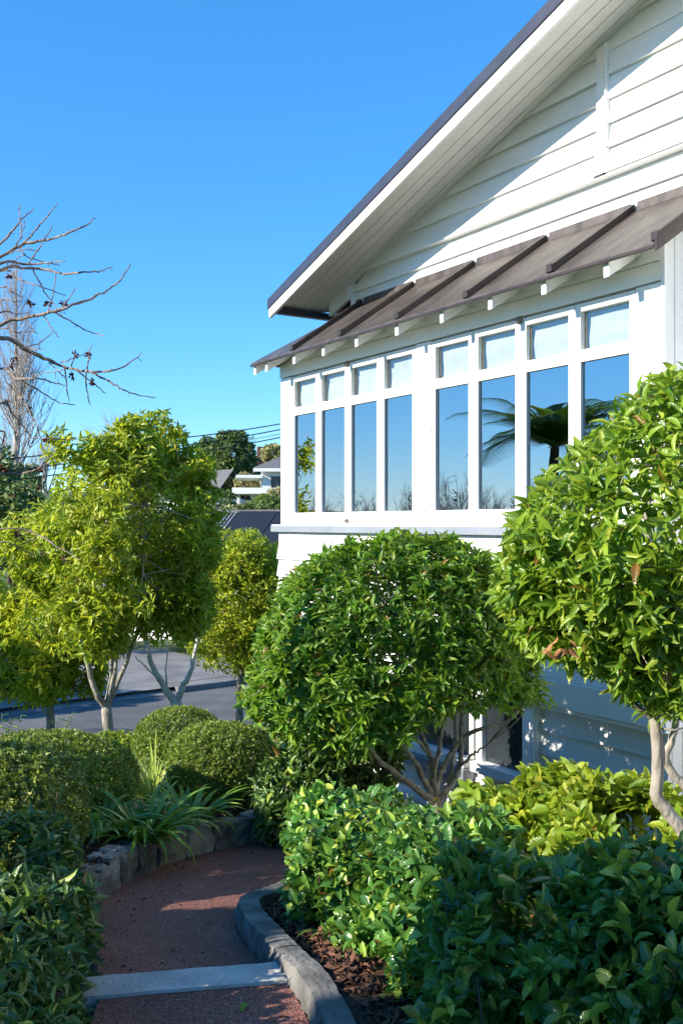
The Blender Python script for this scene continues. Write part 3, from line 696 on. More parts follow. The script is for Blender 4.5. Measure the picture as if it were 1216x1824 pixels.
# ---------------------------------------------------------------- stone edging, kerb
def rough_block(name, p0, p1, wdt, z0a, z0b, h, rng, mat, parent, rough=.012, nrm=None):
    """one irregular stone between two ground points; wdt goes away from the path"""
    p0 = np.asarray(p0); p1 = np.asarray(p1); d = p1 - p0; nv = np.array([-d[1], d[0]]) / np.linalg.norm(d) * wdt
    nx_, ny_, nz_ = 5, 3, 4; v = {}; vs = []
    def V(i, j, k):
        if (i, j, k) not in v:
            a, b, c = i / nx_, j / ny_, k / nz_
            p = p0 + d * a + nv * b; z_ = z0a + (z0b - z0a) * a - .06 + (h + .06) * c
            e = (abs(a - .5) > .49) + (b < .01) + (c > .99)
            q = np.array([p[0], p[1], z_])
            if e >= 2:
                q -= np.array([*(d * (a - .5) * .05), 0]); q[2] -= .010 * (c > .99); q[:2] += nv / wdt * .012 * (b < .01)
            q += rng.normal(0, 1, 3) * np.array([rough * .5, rough * .5, rough * .35]) * (1.4 if b < .01 else .7)
            v[(i, j, k)] = len(vs); vs.append(q)
        return v[(i, j, k)]
    f = []
    for i in range(nx_):
        for k in range(nz_):
            f.append((V(i, 0, k), V(i + 1, 0, k), V(i + 1, 0, k + 1), V(i, 0, k + 1)))
            f.append((V(i, ny_, k), V(i, ny_, k + 1), V(i + 1, ny_, k + 1), V(i + 1, ny_, k)))
        for j in range(ny_): f.append((V(i, j, nz_), V(i + 1, j, nz_), V(i + 1, j + 1, nz_), V(i, j + 1, nz_)))
    for k in range(nz_):
        for j in range(ny_):
            f.append((V(0, j, k), V(0, j, k + 1), V(0, j + 1, k + 1), V(0, j + 1, k)))
            f.append((V(nx_, j, k), V(nx_, j + 1, k), V(nx_, j + 1, k + 1), V(nx_, j, k + 1)))
    return link(name, mesh(name, vs, f), mat, parent)
edging = empty('stone_edging', (0, 0, 0), 0, 'low wall of rough grey stones along the left of the path', 'stone edging')
rng = np.random.default_rng(4)
PLs = smooth_line([(*p, 0) for p in PL], 40)[:, :2]
seg = PLs[(PLs[:, 1] > 3.62) & (PLs[:, 1] < 7.4)]
cum = np.concatenate([[0], np.cumsum(np.linalg.norm(np.diff(seg, axis=0), axis=1))])
pos = 0
while pos < cum[-1] - .2:
    ln = rng.uniform(.17, .36); a = np.array([np.interp(pos, cum, seg[:, 0]), np.interp(pos, cum, seg[:, 1])]); b = np.array([np.interp(pos + ln, cum, seg[:, 0]), np.interp(pos + ln, cum, seg[:, 1])])
    if np.linalg.norm(b - a) > .1:
        rough_block('stone', a, b - (b - a) * .03, rng.uniform(.13, .17), zp(*a), zp(*b), .175 + rng.normal(0, .010), rng, 'stone', edging, .013)
    pos += ln + rng.uniform(.004, .012)
# mortar bed between and behind the stones
mb = MB()
for i in range(0, len(seg) - 6, 6):
    a, b = seg[i], seg[min(i + 6, len(seg) - 1)]; d = b - a; nv = np.array([-d[1], d[0]]) / (np.linalg.norm(d) + 1e-9)
    q = [(*(a + nv * .03), zp(*a) - .05), (*(b + nv * .03), zp(*b) - .05), (*(b + nv * .12), zp(*b) - .05), (*(a + nv * .12), zp(*a) - .05)]
    mb.hexa(q + [(x, y, z_ + .205) for x, y, z_ in q])
mb.build('mortar', 'kerb_concrete', edging)

kb = empty('concrete_kerb', (0, 0, 0), 0, 'curved concrete kerb with broken edge on the right of the path', 'kerb')
seg = PRs = smooth_line([(*p, 0) for p in PR], 40)[:, :2]
seg = PRs[(PRs[:, 1] > 1.2) & (PRs[:, 1] < 5.3)]
cum = np.concatenate([[0], np.cumsum(np.linalg.norm(np.diff(seg, axis=0), axis=1))])
def zk(y): return -.012 - .155 * max(0, y - 3.35) + .03 * math.exp(-((y - 3.4) / .5) ** 2) * 0
def kerb_piece(s0, s1, rng):
    n_ = max(8, int((s1 - s0) / .03)); prof = [(.02, -.12), (.004, .0), (.004, .045), (.010, .088), (.04, .092), (.075, .091), (.105, .088), (.115, .02)]
    vs, f = [], []
    for i in range(n_ + 1):
        s = s0 + (s1 - s0) * i / n_
        p = np.array([np.interp(s, cum, seg[:, 0]), np.interp(s, cum, seg[:, 1])]); p2 = np.array([np.interp(s + .05, cum, seg[:, 0]), np.interp(s + .05, cum, seg[:, 1])])
        p1 = np.array([np.interp(s - .05, cum, seg[:, 0]), np.interp(s - .05, cum, seg[:, 1])])
        d = unit(p2 - p1); nv = np.array([d[1], -d[0]])
        for j, (o_, h_) in enumerate(prof):
            jr = .005 if j in (1, 2) else .0015
            if j == 3: o_ = o_ + abs(rng.normal(0, .006))
            o_ = o_ + rng.normal(0, jr)
            vs.append((*(p + nv * o_), zk(p[1]) + h_ * 1.0 + rng.normal(0, .0012)))
    m_ = len(prof)
    for i in range(n_):
        for j in range(m_ - 1): k = i * m_ + j; f.append((k, k + m_, k + m_ + 1, k + 1))
    f.append(tuple(range(m_))); f.append(tuple(range(len(vs) - 1, len(vs) - 1 - m_, -1)))
    return link('kerb_length', mesh('kerb_length', vs, f), 'kerb_concrete', kb)
s_ = 0; brk = []
jn = [s for s, p in zip(cum, seg) if p[1] > 3.60][0]
for a, b in ((0, 1.3), (1.31, jn), (jn + .012, cum[-1])): kerb_piece(a, b, rng)

# ---------------------------------------------------------------- near plants
def plant(name, label, cat, base, group=None): return empty(name, base, 0, label, cat, group)
def twigs(root, base, starts, ends, r0, r1, mat, rng, sag=.05, sides=4, name='twigs'):
    ln = []
    for e in ends:
        s = starts[np.argmin(np.linalg.norm(starts - e, axis=1) + rng.uniform(0, .25, len(starts)))]
        mid = (s + e) / 2 + rng.normal(0, sag, 3) * .5
        ln.append((smooth_line([s, mid, e], 4), (r0, r1)))
    o = tube_obj(name, ln, mat, root, sides, base); o['kind'] = 'stuff'; return o

# middle tree, clipped dome in front of the house
YC = 6.1; rng = np.random.default_rng(21)
b0 = np.array([.58, YC, g1(0, YC) + .0])
tree = plant('clipped_tree', 'dome shaped clipped evergreen tree in front of the house, yellow lichen on its trunk', 'tree', b0)
fk = at(775, 1440, YC)
ctr = np.array([(702 - CX) / FPX * YC, YC + .02, EYE + (CY - 1175) / FPX * YC])
limbs = [([(775, 1560, 0), (776, 1480, 0), (775, 1425, 0)], (.042, .036)),
         ([(775, 1430, 0), (755, 1415, -.05), (715, 1385, -.12), (672, 1352, -.2), (655, 1330, -.25), (600, 1270, -.35)], (.026, .008)),
         ([(775, 1425, 0), (752, 1385, -.05), (733, 1345, -.1), (690, 1300, -.15), (660, 1240, -.2), (600, 1160, -.2)], (.022, .006)),
         ([(775, 1425, 0), (770, 1385, .0), (766, 1345, .02), (752, 1310, .05), (730, 1230, .1), (700, 1120, .1)], (.026, .006)),
         ([(775, 1425, 0), (782, 1380, .05), (800, 1350, .1), (830, 1310, .12), (868, 1295, .1), (905, 1285, .1), (935, 1250, .1)], (.024, .006)),
         ([(775, 1430, 0), (800, 1402, .05), (815, 1375, .08), (820, 1340, .1), (822, 1280, .15), (830, 1180, .2), (840, 1080, .2)], (.026, .006)),
         ([(770, 1390, 0), (782, 1330, -.05), (788, 1280, -.08), (790, 1200, -.1), (780, 1080, -.1)], (.018, .005)),
         ([(766, 1345, .02), (745, 1320, -.1), (735, 1280, -.15), (725, 1200, -.25), (700, 1100, -.25)], (.014, .004)),
         ([(815, 1372, .08), (840, 1345, .0), (856, 1335, -.05), (880, 1318, -.1)], (.011, .004)),
         ([(800, 1400, .05), (812, 1300, .3), (800, 1200, .35), (770, 1050, .3)], (.016, .005))]
ln = []; starts = []
for k, (pp, rr) in enumerate(limbs):
    P = smooth_line([at(x, y, YC + d) for x, y, d in pp], 5, .004, rng); ln.append((P, np.linspace(rr[0], rr[1], len(P)))); starts.append(P[len(P) // 2:])
tube_obj('trunk', ln[:1], 'bark_lichen', tree, 10, b0)
for q in ln[1:]: tube_obj('limb', [q], 'bark_lichen', tree, 8, b0)
starts = np.concatenate(starts[1:])
P1, N1 = crown(ctr + np.array([.02, 0, -.02]), (.86, .80, .80), 2.25, 5700, rng, .62, 1.4, .06, 5, 3, zmin=ctr[2] - .52, hole=-.62, hs=13)
P2, N2 = crown(ctr + np.array([.42, .0, -.26]), (.52, .6, .48), 2.0, 600, rng, .3, 1, .2, 6, 5, hole=-.25)
P3, N3 = crown(ctr + np.array([-.42, -.05, -.30]), (.52, .55, .48), 2.0, 1000, rng, .3, 1, .2, 6, 6, hole=-.4)
def carve(P, N):      # the open space under the crown where limbs show
    px = CX + FPX * P[:, 0] / P[:, 1]; py = CY - FPX * (P[:, 2] - EYE) / P[:, 1]
    return P, N
P = np.concatenate([P1, P2, P3]); N = np.concatenate([N1, N2, N3])
# crown floor: lower in the left than over the trunk
floor_z = EYE - (np.interp(CX + FPX * P[:, 0] / P[:, 1], [430, 520, 620, 700, 760, 830, 900, 960], [1240, 1295, 1315, 1280, 1245, 1215, 1235, 1225]) - CY) / FPX * YC
k = (P[:, 2] > floor_z - rng.uniform(0, .05, len(P))) & ((P[:, 1] < YC + .1) | (rng.uniform(0, 1, len(P)) < .5)); P, N = P[k], N[k]
lv = shoots(P, N, rng, 6, .052, .064, .37, .35, .8, .45, 58, .18)
foliage(tree, b0, T_LANCE, 'leaf_camellia', *lv, rng, 300)
twigs(tree, b0, starts, P[rng.choice(len(P), 420, False)], .005, .0016, 'bark_grey', rng)

# right tree, nearer, big glossy leaves
YC = 4.05; rng = np.random.default_rng(22)
b0 = at(1262, 1660, YC)
tree = plant('evergreen_tree', 'glossy evergreen tree with large leaves and pale leaning trunk at the right edge', 'tree', b0)
limbs = [([(1262, 1680, 0), (1225, 1500, 0), (1190, 1450, 0), (1168, 1415, 0), (1172, 1350, 0), (1162, 1270, .02), (1150, 1200, .05)], (.032, .020)),
         ([(1168, 1420, 0), (1178, 1340, .05), (1158, 1270, .06), (1150, 1220, .06)], (.016, .012)),
         ([(1262, 1640, .1), (1240, 1440, .12), (1195, 1375, .12), (1185, 1345, .12), (1200, 1300, .15), (1216, 1180, .2)], (.022, .014)),
         ([(1160, 1280, .02), (1120, 1245, -.02), (1085, 1215, -.05), (1050, 1185, -.08), (1000, 1150, -.1), (960, 1120, -.1)], (.011, .004)),
         ([(1158, 1270, .02), (1110, 1200, .1), (1060, 1150, .15), (1000, 1050, .2)], (.012, .004)),
         ([(1160, 1250, .05), (1180, 1100, 0), (1150, 950, 0), (1170, 800, 0)], (.02, .006)),
         ([(1216, 1200, .2), (1260, 1050, .2), (1280, 900, .1)], (.014, .006)),
         ([(1170, 1240, 0), (1090, 1100, -.2), (1040, 1000, -.3)], (.012, .004)),
         ([(1190, 1200, 0), (1260, 1050, -.3), (1260, 900, -.3)], (.012, .004))]
ln = []; starts = []
for pp, rr in limbs:
    P = smooth_line([at(x, y, YC + d) for x, y, d in pp], 5, .002, rng); ln.append((P, np.linspace(rr[0], rr[1], len(P)))); starts.append(P[len(P) // 2:])
tube_obj('trunk', ln[:1], 'bark_pale', tree, 10, b0)
for q in ln[1:]: tube_obj('limb', [q], 'bark_pale' if q[1][0] > .0125 else 'bark_grey', tree, 8, b0)
starts = np.concatenate(starts[1:])
c1 = at(1235, 955, YC)
P1, N1 = crown(c1, (.80, .75, .76), 2.1, 3900, rng, .62, 1.6, .17, 5, 8, hole=-.6, hs=12)
P2, N2 = crown(at(1065, 1060, YC), (.35, .42, .33), 2.0, 1050, rng, .4, 1.2, .18, 6, 9)
P3, N3 = crown(at(1200, 1170, YC - .1), (.20, .30, .26), 2.0, 230, rng, .3, 1, .2, 6, 10)
P = np.concatenate([P1, P2, P3]); N = np.concatenate([N1, N2, N3])
px = CX + FPX * P[:, 0] / P[:, 1]; py = CY - FPX * (P[:, 2] - EYE) / P[:, 1]
topy = np.interp(px, [880, 915, 960, 1040, 1130, 1170, 1216, 1300], [1050, 930, 870, 795, 715, 685, 660, 640])
boty = np.interp(px, [860, 930, 1000, 1080, 1140, 1216], [1150, 1195, 1180, 1205, 1255, 1280])
k = (py > topy - 14) & (py < boty + rng.uniform(-20, 10, len(py))) & ((P[:, 1] < YC + .1) | (rng.uniform(0, 1, len(P)) < .5)); P, N = P[k], N[k]
lv = shoots(P, N, rng, 6, .06, .070, .37, .3, .8, .5, 58, .22)
foliage(tree, b0, T_LANCE, 'leaf_big', *lv, rng, 300)
twigs(tree, b0, starts, P[rng.choice(len(P), 260, False)], .0045, .0016, 'bark_grey', rng)
# a dead twig with brown leaves in its lower crown
Pd = at(1000, 1150, YC - .45) + rng.normal(0, .022, (9, 3)); Ad = unit(rng.normal(0, .5, (9, 3)) + np.array([0, 0, -.8]))
Ld = rng.uniform(.04, .065, 9)
o = link('dead_leaves', leaf_mesh('dead_leaves', T_LANCE, Pd - b0, Ad, unit(rng.normal(0, 1, (9, 3))), Ld, Ld * .4), 'dead_leaf', tree); o['label'] = 'cluster of brown dead leaves'

def hedge(name, label, boxes, mat, tmpl, L, asp, seed, singles=300, m=6, rnd=.5, droop=.1, up=.4, hole=None, lum=.12, stem=None, stemmat='bark_dark', opn=58, group=None, inner=.6, k=1.5, nst=60, hs=9):
    """clipped hedge or bush built of rounded boxes (centre, radii, exponent, shoots)"""
    rng = np.random.default_rng(seed)
    c0 = np.asarray(boxes[0][0]); base = (c0[0], c0[1], c0[2] - boxes[0][1][2])
    root = plant(name, label, 'hedge' if 'hedge' in name else 'bush', base, group)
    PP, NN = [], []
    for i, (c, r, p, n_) in enumerate(boxes):
        P, N = crown(c, r, p, n_, rng, inner, k, lum, 7, seed + i, hole=hole, hs=hs); PP.append(P); NN.append(N)
    P = np.concatenate(PP); N = np.concatenate(NN)
    lv = shoots(P, N, rng, m, stem or L * .9, L, asp, up, .75, rnd, opn, droop)
    foliage(root, base, tmpl, mat, *lv, rng, singles)
    st = []
    for (c, r, p, n_) in boxes:
        for i in range(max(6, nst // len(boxes))):
            q = np.asarray(c) + np.array([rng.uniform(-.75, .75) * r[0], rng.uniform(-.75, .75) * r[1], -r[2]])
            e = q + np.array([rng.uniform(-.25, .25) * r[0], rng.uniform(-.25, .25) * r[1], r[2] * rng.uniform(1.0, 1.8)])
            st.append((smooth_line([q - np.array([0, 0, .04]), (q + e) / 2 + rng.normal(0, .02, 3), e], 3), (.006 + L * .03, .002)))
    o = tube_obj('stems', st, stemmat, root, 5, base); o['kind'] = 'stuff'
    return root

# gardenia hedge beside the path: sunlit length, then the dark length in front
hedge('gardenia_hedge', 'sunlit green hedge with broad leaves right of the path, below the lichened trunk',
      [((.06, 4.50, .03), (.31, .55, .33), 3.0, 1350), ((.42, 4.05, .03), (.36, .42, .34), 3.0, 800), ((-.02, 4.25, -.06), (.2, .34, .16), 2.4, 260), ((.25, 3.66, -.02), (.22, .26, .24), 2.4, 330), ((.10, 3.92, -.08), (.17, .3, .17), 2.3, 230)],
      'leaf_gardenia', T_OVAL, .062, .52, 31, 300, hole=-.8)
hedge('gardenia_hedge', 'dark shaded hedge with broad leaves filling the bottom right corner',
      [((.72, 3.05, .22), (.52, .48, .33), 3.2, 1350), ((1.25, 2.80, .24), (.62, .55, .34), 3.2, 1500), ((.42, 3.15, .10), (.26, .38, .22), 2.5, 420)],
      'leaf_gardenia', T_OVAL, .066, .5, 32, 300, up=.55, hole=-.5, hs=15, rnd=.7)
hedge('hydrangea_hedge', 'yellow green leafy hedge along the white basement wall',
      [((1.08, 5.30, -.08), (.38, .34, .32), 2.6, 620), ((1.45, 4.85, -.05), (.42, .34, .34), 2.6, 620), ((1.85, 4.45, .0), (.4, .34, .34), 2.6, 420), ((.90, 5.35, -.12), (.3, .3, .28), 2.4, 250)],
      'leaf_yellow', T_OVAL, .088, .48, 33, 300, up=.3, droop=.3, hole=-.45, lum=.2, stemmat='twig', opn=68)
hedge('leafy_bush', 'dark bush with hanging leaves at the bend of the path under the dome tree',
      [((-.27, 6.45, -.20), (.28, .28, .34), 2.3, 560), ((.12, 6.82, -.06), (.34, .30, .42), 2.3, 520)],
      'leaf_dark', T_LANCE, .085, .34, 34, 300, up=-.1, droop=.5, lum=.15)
hedge('leafy_bush', 'dark leafy shrub added behind the dome tree to shade the basement windows',
      [((-.16, 7.72, -.25), (.42, .38, .66), 2.3, 1000)], 'leaf_dark', T_LANCE, .085, .36, 44, 0, lum=.15)  # mostly hidden shrub, added to keep sun off the basement windows
# left side
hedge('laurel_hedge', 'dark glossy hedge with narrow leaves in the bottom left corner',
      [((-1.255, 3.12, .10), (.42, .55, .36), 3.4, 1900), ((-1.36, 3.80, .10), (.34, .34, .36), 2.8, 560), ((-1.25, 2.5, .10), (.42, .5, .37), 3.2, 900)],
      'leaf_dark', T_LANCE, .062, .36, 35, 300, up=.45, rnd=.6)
hedge('box_bush', 'tall rounded box bush at the left edge, in front of the wider one',
      [((-1.72, 4.95, .14), (.44, .42, .35), 2.4, 5200), ((-1.64, 4.75, .0), (.34, .3, .24), 2.3, 1800)],
      'leaf_boxdark', T_SMALL, .024, .58, 36, 0, m=5, lum=.03, nst=40, inner=.8, k=1, rnd=.6)
hedge('box_bush', 'wide low box bush at left beside the strappy plants',
      [((-1.90, 6.3, -.06), (.60, .50, .32), 2.2, 7500)], 'leaf_box', T_SMALL, .022, .58, 37, 0, m=5, lum=.025, nst=40, inner=.82, k=1, rnd=.6)
hedge('box_bush', 'large rounded box bush between path and road, nearest the house corner',
      [((-.865, 7.1, -.12), (.395, .38, .285), 2.25, 6000)], 'leaf_box', T_SMALL, .021, .58, 38, 0, m=5, lum=.025, nst=40, inner=.82, k=1, rnd=.6)
hedge('box_bush', 'smaller round box bush behind the large one, beside the pale forked trunk',
      [((-1.43, 8.6, -.34), (.41, .40, .34), 2.15, 5200)], 'leaf_box', T_SMALL, .023, .58, 39, 0, m=5, lum=.025, nst=40, inner=.82, k=1, rnd=.6)
hedge('low_hedge', 'low yellow green hedge behind the grey forked trunk, by the road',
      [((-2.05, 9.9, -.78), (1.0, .26, .25), 3, 1500)], 'leaf_yellow', T_SMALL, .05, .5, 40, 0, m=6)
hedge('low_hedge', 'low leafy hedge by the road between the dome bushes and the house',
      [((-.7, 10.4, -.86), (.8, .3, .26), 3, 900)], 'leaf_box', T_SMALL, .05, .5, 41, 0, m=6)

# strappy plants
def strap_clump(label, c, n_, L, w, mat, seed, spread=1.0, arch=.5, name='strappy_plant'):
    rng = np.random.default_rng(seed); base = np.array([c[0], c[1], c[2]])
    root = plant(name, label, 'plant', base, 'strappy plants by the stone edging')
    for i in range(n_):
        ph = rng.uniform(0, 6.28); rad = rng.uniform(0, .09); up = rng.uniform(.55, 1.3); l_ = L * rng.uniform(.65, 1.15)
        P0 = np.array([math.cos(ph) * rad, math.sin(ph) * rad, -.02]); hd = np.array([math.cos(ph), math.sin(ph), 0]); sd_ = np.array([-hd[1], hd[0], 0])
        vs, f, uv = [], [], []; m_ = 8; p = P0.copy(); el = math.atan2(up, spread); bend = arch * rng.uniform(.6, 1.6)
        for k in range(m_ + 1):
            t = k / m_; ww = w * (math.sin(math.pi * min(1, .25 + .78 * t)) ** .8 if t < 1 else 0) * .5
            tw = sd_ * math.cos(.3 * t) + np.array([0, 0, 1]) * math.sin(.3 * t) * (1 if i % 2 else -1)
            up_ = np.array([0, 0, 1]) * math.cos(el) - hd * math.sin(el)
            vs += [p - tw * ww + up_ * ww * .35, p, p + tw * ww + up_ * ww * .35]; uv += [(0, t), (.5, t), (1, t)]
            p = p + (hd * math.cos(el) + np.array([0, 0, 1]) * math.sin(el)) * l_ / m_; el -= bend * (t + .25) * 2.2 / m_ * 1.6
        for k in range(m_):
            a = k * 3
            f += [(a, a + 1, a + 4), (a, a + 4, a + 3), (a + 1, a + 2, a + 5), (a + 1, a + 5, a + 4)]
        link('leaf', tri_mesh('leaf', vs, f, uv), mat, root)
    return root
def bedz(x, y): return zl(x, y) + .0
for i, (x, y, n_, L, lab) in enumerate([(-1.14, 5.72, 95, .46, 'strappy green plant spilling over the stone edging onto the path'),
                                        (-1.42, 5.75, 80, .46, 'strappy green plant beside the wide low box bush'),
                                        (-.98, 6.30, 60, .46, 'strappy green plant left of the large rounded box bush'),
                                        (-1.32, 6.25, 50, .42, 'strappy green plant between the other dark clumps and the sunlit one')]):
    strap_clump(lab, (x, y, bedz(x, y)), n_, L, .032, 'leaf_strap', 50 + i, .8, .62)
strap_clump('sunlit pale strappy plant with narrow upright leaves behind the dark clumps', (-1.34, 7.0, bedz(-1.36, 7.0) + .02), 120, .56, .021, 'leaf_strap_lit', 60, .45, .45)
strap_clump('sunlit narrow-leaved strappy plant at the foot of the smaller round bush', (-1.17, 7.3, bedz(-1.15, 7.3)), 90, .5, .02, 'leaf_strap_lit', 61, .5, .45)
strap_clump('small grassy plant in the mulch behind the concrete kerb', (.02, 3.98, zr(.02, 3.98)), 14, .30, .012, 'leaf_strap', 62, .9, .6)

# leafy upright shrub by the road
def stem_shrub(label, c, seed, n_=7, h=.5):
    rng = np.random.default_rng(seed); root = plant('young_shrub', label, 'shrub', c); ln = []; PP, AA, NN = [], [], []
    for i in range(n_):
        d = unit(np.array([rng.normal(0, .28), rng.normal(0, .28), 1.])); e = d * h * rng.uniform(.6, 1.1); ln.append((smooth_line([np.zeros(3), e * .5 + rng.normal(0, .02, 3), e], 3), (.006, .002)))
        for k in range(14):
            t = .3 + .7 * k / 14; ph = k * 2.4; PP.append(e * t); AA.append(unit(np.array([math.cos(ph), math.sin(ph), .5]))); NN.append((0, 0, 1.))
    tube_obj('stems', ln, 'bark_grey', root, 4)
    L = rng.uniform(.05, .08, len(PP)); o = link('foliage', leaf_mesh('foliage', T_LANCE, np.array(PP), np.array(AA), np.array(NN), L, L * .42), 'leaf_gardenia', root); o['kind'] = 'stuff'
stem_shrub('young leafy shrub between the two tree trunks beside the road', (-2.75, 9.6, g1(0, 9.6) + .1), 70, 8, .62)
stem_shrub('young leafy shrub at the left edge beside the road', (-3.2, 9.4, g1(0, 9.4) + .15), 71, 7, .55)

# ---------------------------------------------------------------- garden trees beside the road
def garden_tree(name, label, base_px, Y, fork, limbs, crowns, leafmat, L, seed, bark='bark_grey', asp=.34, m=7, r0=.06, hole=-.45, droop=.35, group=None, floor=None):
    rng = np.random.default_rng(seed); b0 = at(base_px[0], base_px[1], Y); b0[2] = g1(b0[0], Y) - .05 + .1
    root = plant(name, label, 'tree', b0, group)
    P = smooth_line([b0, at(*fork, Y) * .5 + b0 * .5 + rng.normal(0, .01, 3), at(*fork, Y)], 6); tube_obj('trunk', [(P, np.linspace(r0, r0 * .85, len(P)))], bark, root, 10, b0)
    starts = []
    for pp, rr in limbs:
        Q = smooth_line([at(*fork, Y)] + [at(x, y, Y + d) for x, y, d in pp], 5, .006, rng); tube_obj('limb', [(Q, np.linspace(rr, rr * .3, len(Q)))], bark, root, 7, b0); starts.append(Q[len(Q) // 3:])
    starts = np.concatenate(starts); PP, NN = [], []
    for i, (x, y, d, rx, ry, rz, n_) in enumerate(crowns):
        P, N = crown(at(x, y, Y + d), (rx, ry, rz), 2.1, n_, rng, .30, 1.1, .30, 3.6, seed + i, hole=hole, hs=4.5); PP.append(P); NN.append(N)
    P = np.concatenate(PP); N = np.concatenate(NN)
    lv = shoots(P, N, rng, m, .16, L, asp, .15, .8, .55, 62, droop)
    foliage(root, b0, T_LANCE if L > .1 else T_SMALL, leafmat, *lv, rng, 0)
    twigs(root, b0, starts, P[rng.choice(len(P), min(260, len(P)), False)], .011, .003, bark, rng, .12)
    return root
garden_tree('garden_tree', 'large bushy green tree with grey forked trunk, left of centre', (195, 1352), 12.3, (190, 1262),
            [([(172, 1235, -.1), (150, 1150, -.2), (140, 1050, -.3), (100, 930, -.3)], .045), ([(203, 1190, 0), (200, 1080, 0), (190, 950, .1), (195, 800, .1)], .055),
             ([(225, 1180, .2), (262, 1080, .3), (300, 980, .4), (330, 860, .4)], .035), ([(215, 1150, -.2), (250, 1050, -.4), (260, 900, -.5)], .03)],
            [(222, 925, 0, 1.20, 1.15, 1.0, 1900), (200, 1050, -.05, 1.02, 1.0, .72, 1100), (85, 1000, 0, .55, .6, .62, 380), (345, 930, .1, .45, .6, .62, 340), (300, 1090, .2, .52, .55, .45, 260), (300, 815, 0, .5, .5, .36, 200), (222, 815, 0, .72, .6, .50, 420), (205, 1090, -.15, .5, .5, .42, 260), (60, 1090, 0, .45, .5, .4, 200)],
            'leaf_ash', .105, 81, r0=.075, hole=-.02)
garden_tree('garden_tree', 'small yellow green tree with slim trunk at the left edge by the road', (88, 1312), 14.0, (88, 1240),
            [([(70, 1190, 0), (40, 1120, 0)], .03), ([(100, 1190, 0), (110, 1110, 0)], .03), ([(60, 1230, -.2), (10, 1170, -.3)], .02)],
            [(60, 1140, 0, .95, .8, .62, 900), (40, 1215, -.3, .55, .6, .30, 260), (130, 1170, 0, .5, .6, .42, 260), (-60, 1100, 0, .8, .8, .9, 500)],
            'leaf_ash_yellow', .115, 82, r0=.065)
garden_tree('garden_tree', 'green bushy tree with straight trunk beside the house corner', (429, 1300), 15.8, (428, 1215),
            [([(420, 1150, 0), (400, 1080, 0)], .035), ([(435, 1140, 0), (440, 1020, .1)], .04), ([(450, 1170, .2), (480, 1080, .3)], .025)],
            [(432, 1055, 0, .92, .9, .93, 1600), (395, 1150, 0, .72, .75, .52, 560), (470, 1120, .1, .58, .7, .8, 480), (440, 990, 0, .75, .7, .48, 480)],
            'leaf_ash', .10, 83, r0=.07)
# pale forked trunk
rng = np.random.default_rng(84); Y = 15.0; b0 = at(316, 1290, Y); b0[2] = g1(0, Y) - .05
root = plant('bare_tree', 'pale grey leafless tree with forked trunk beside the road', 'tree', b0)
fk = at(314, 1252, Y); tube_obj('trunk', [(smooth_line([b0, fk], 4), (.10, .085))], 'bark_white', root, 9, b0)
for pp, rr in (([(300, 1235, 0), (285, 1210, 0), (270, 1182, 0), (255, 1120, 0), (240, 1060, .1)], .065), ([(322, 1232, 0), (333, 1210, 0), (341, 1190, 0), (352, 1130, 0), (350, 1060, 0)], .055),
               ([(285, 1212, 0), (262, 1190, -.1), (240, 1170, -.2)], .02), ([(300, 1236, 0), (296, 1190, .1), (300, 1130, .2)], .02)):
    Q = smooth_line([fk] + [at(x, y, Y + d) for x, y, d in pp], 5, .006, rng); tube_obj('limb', [(Q, np.linspace(rr, rr * .35, len(Q)))], 'bark_white', root, 8, b0)

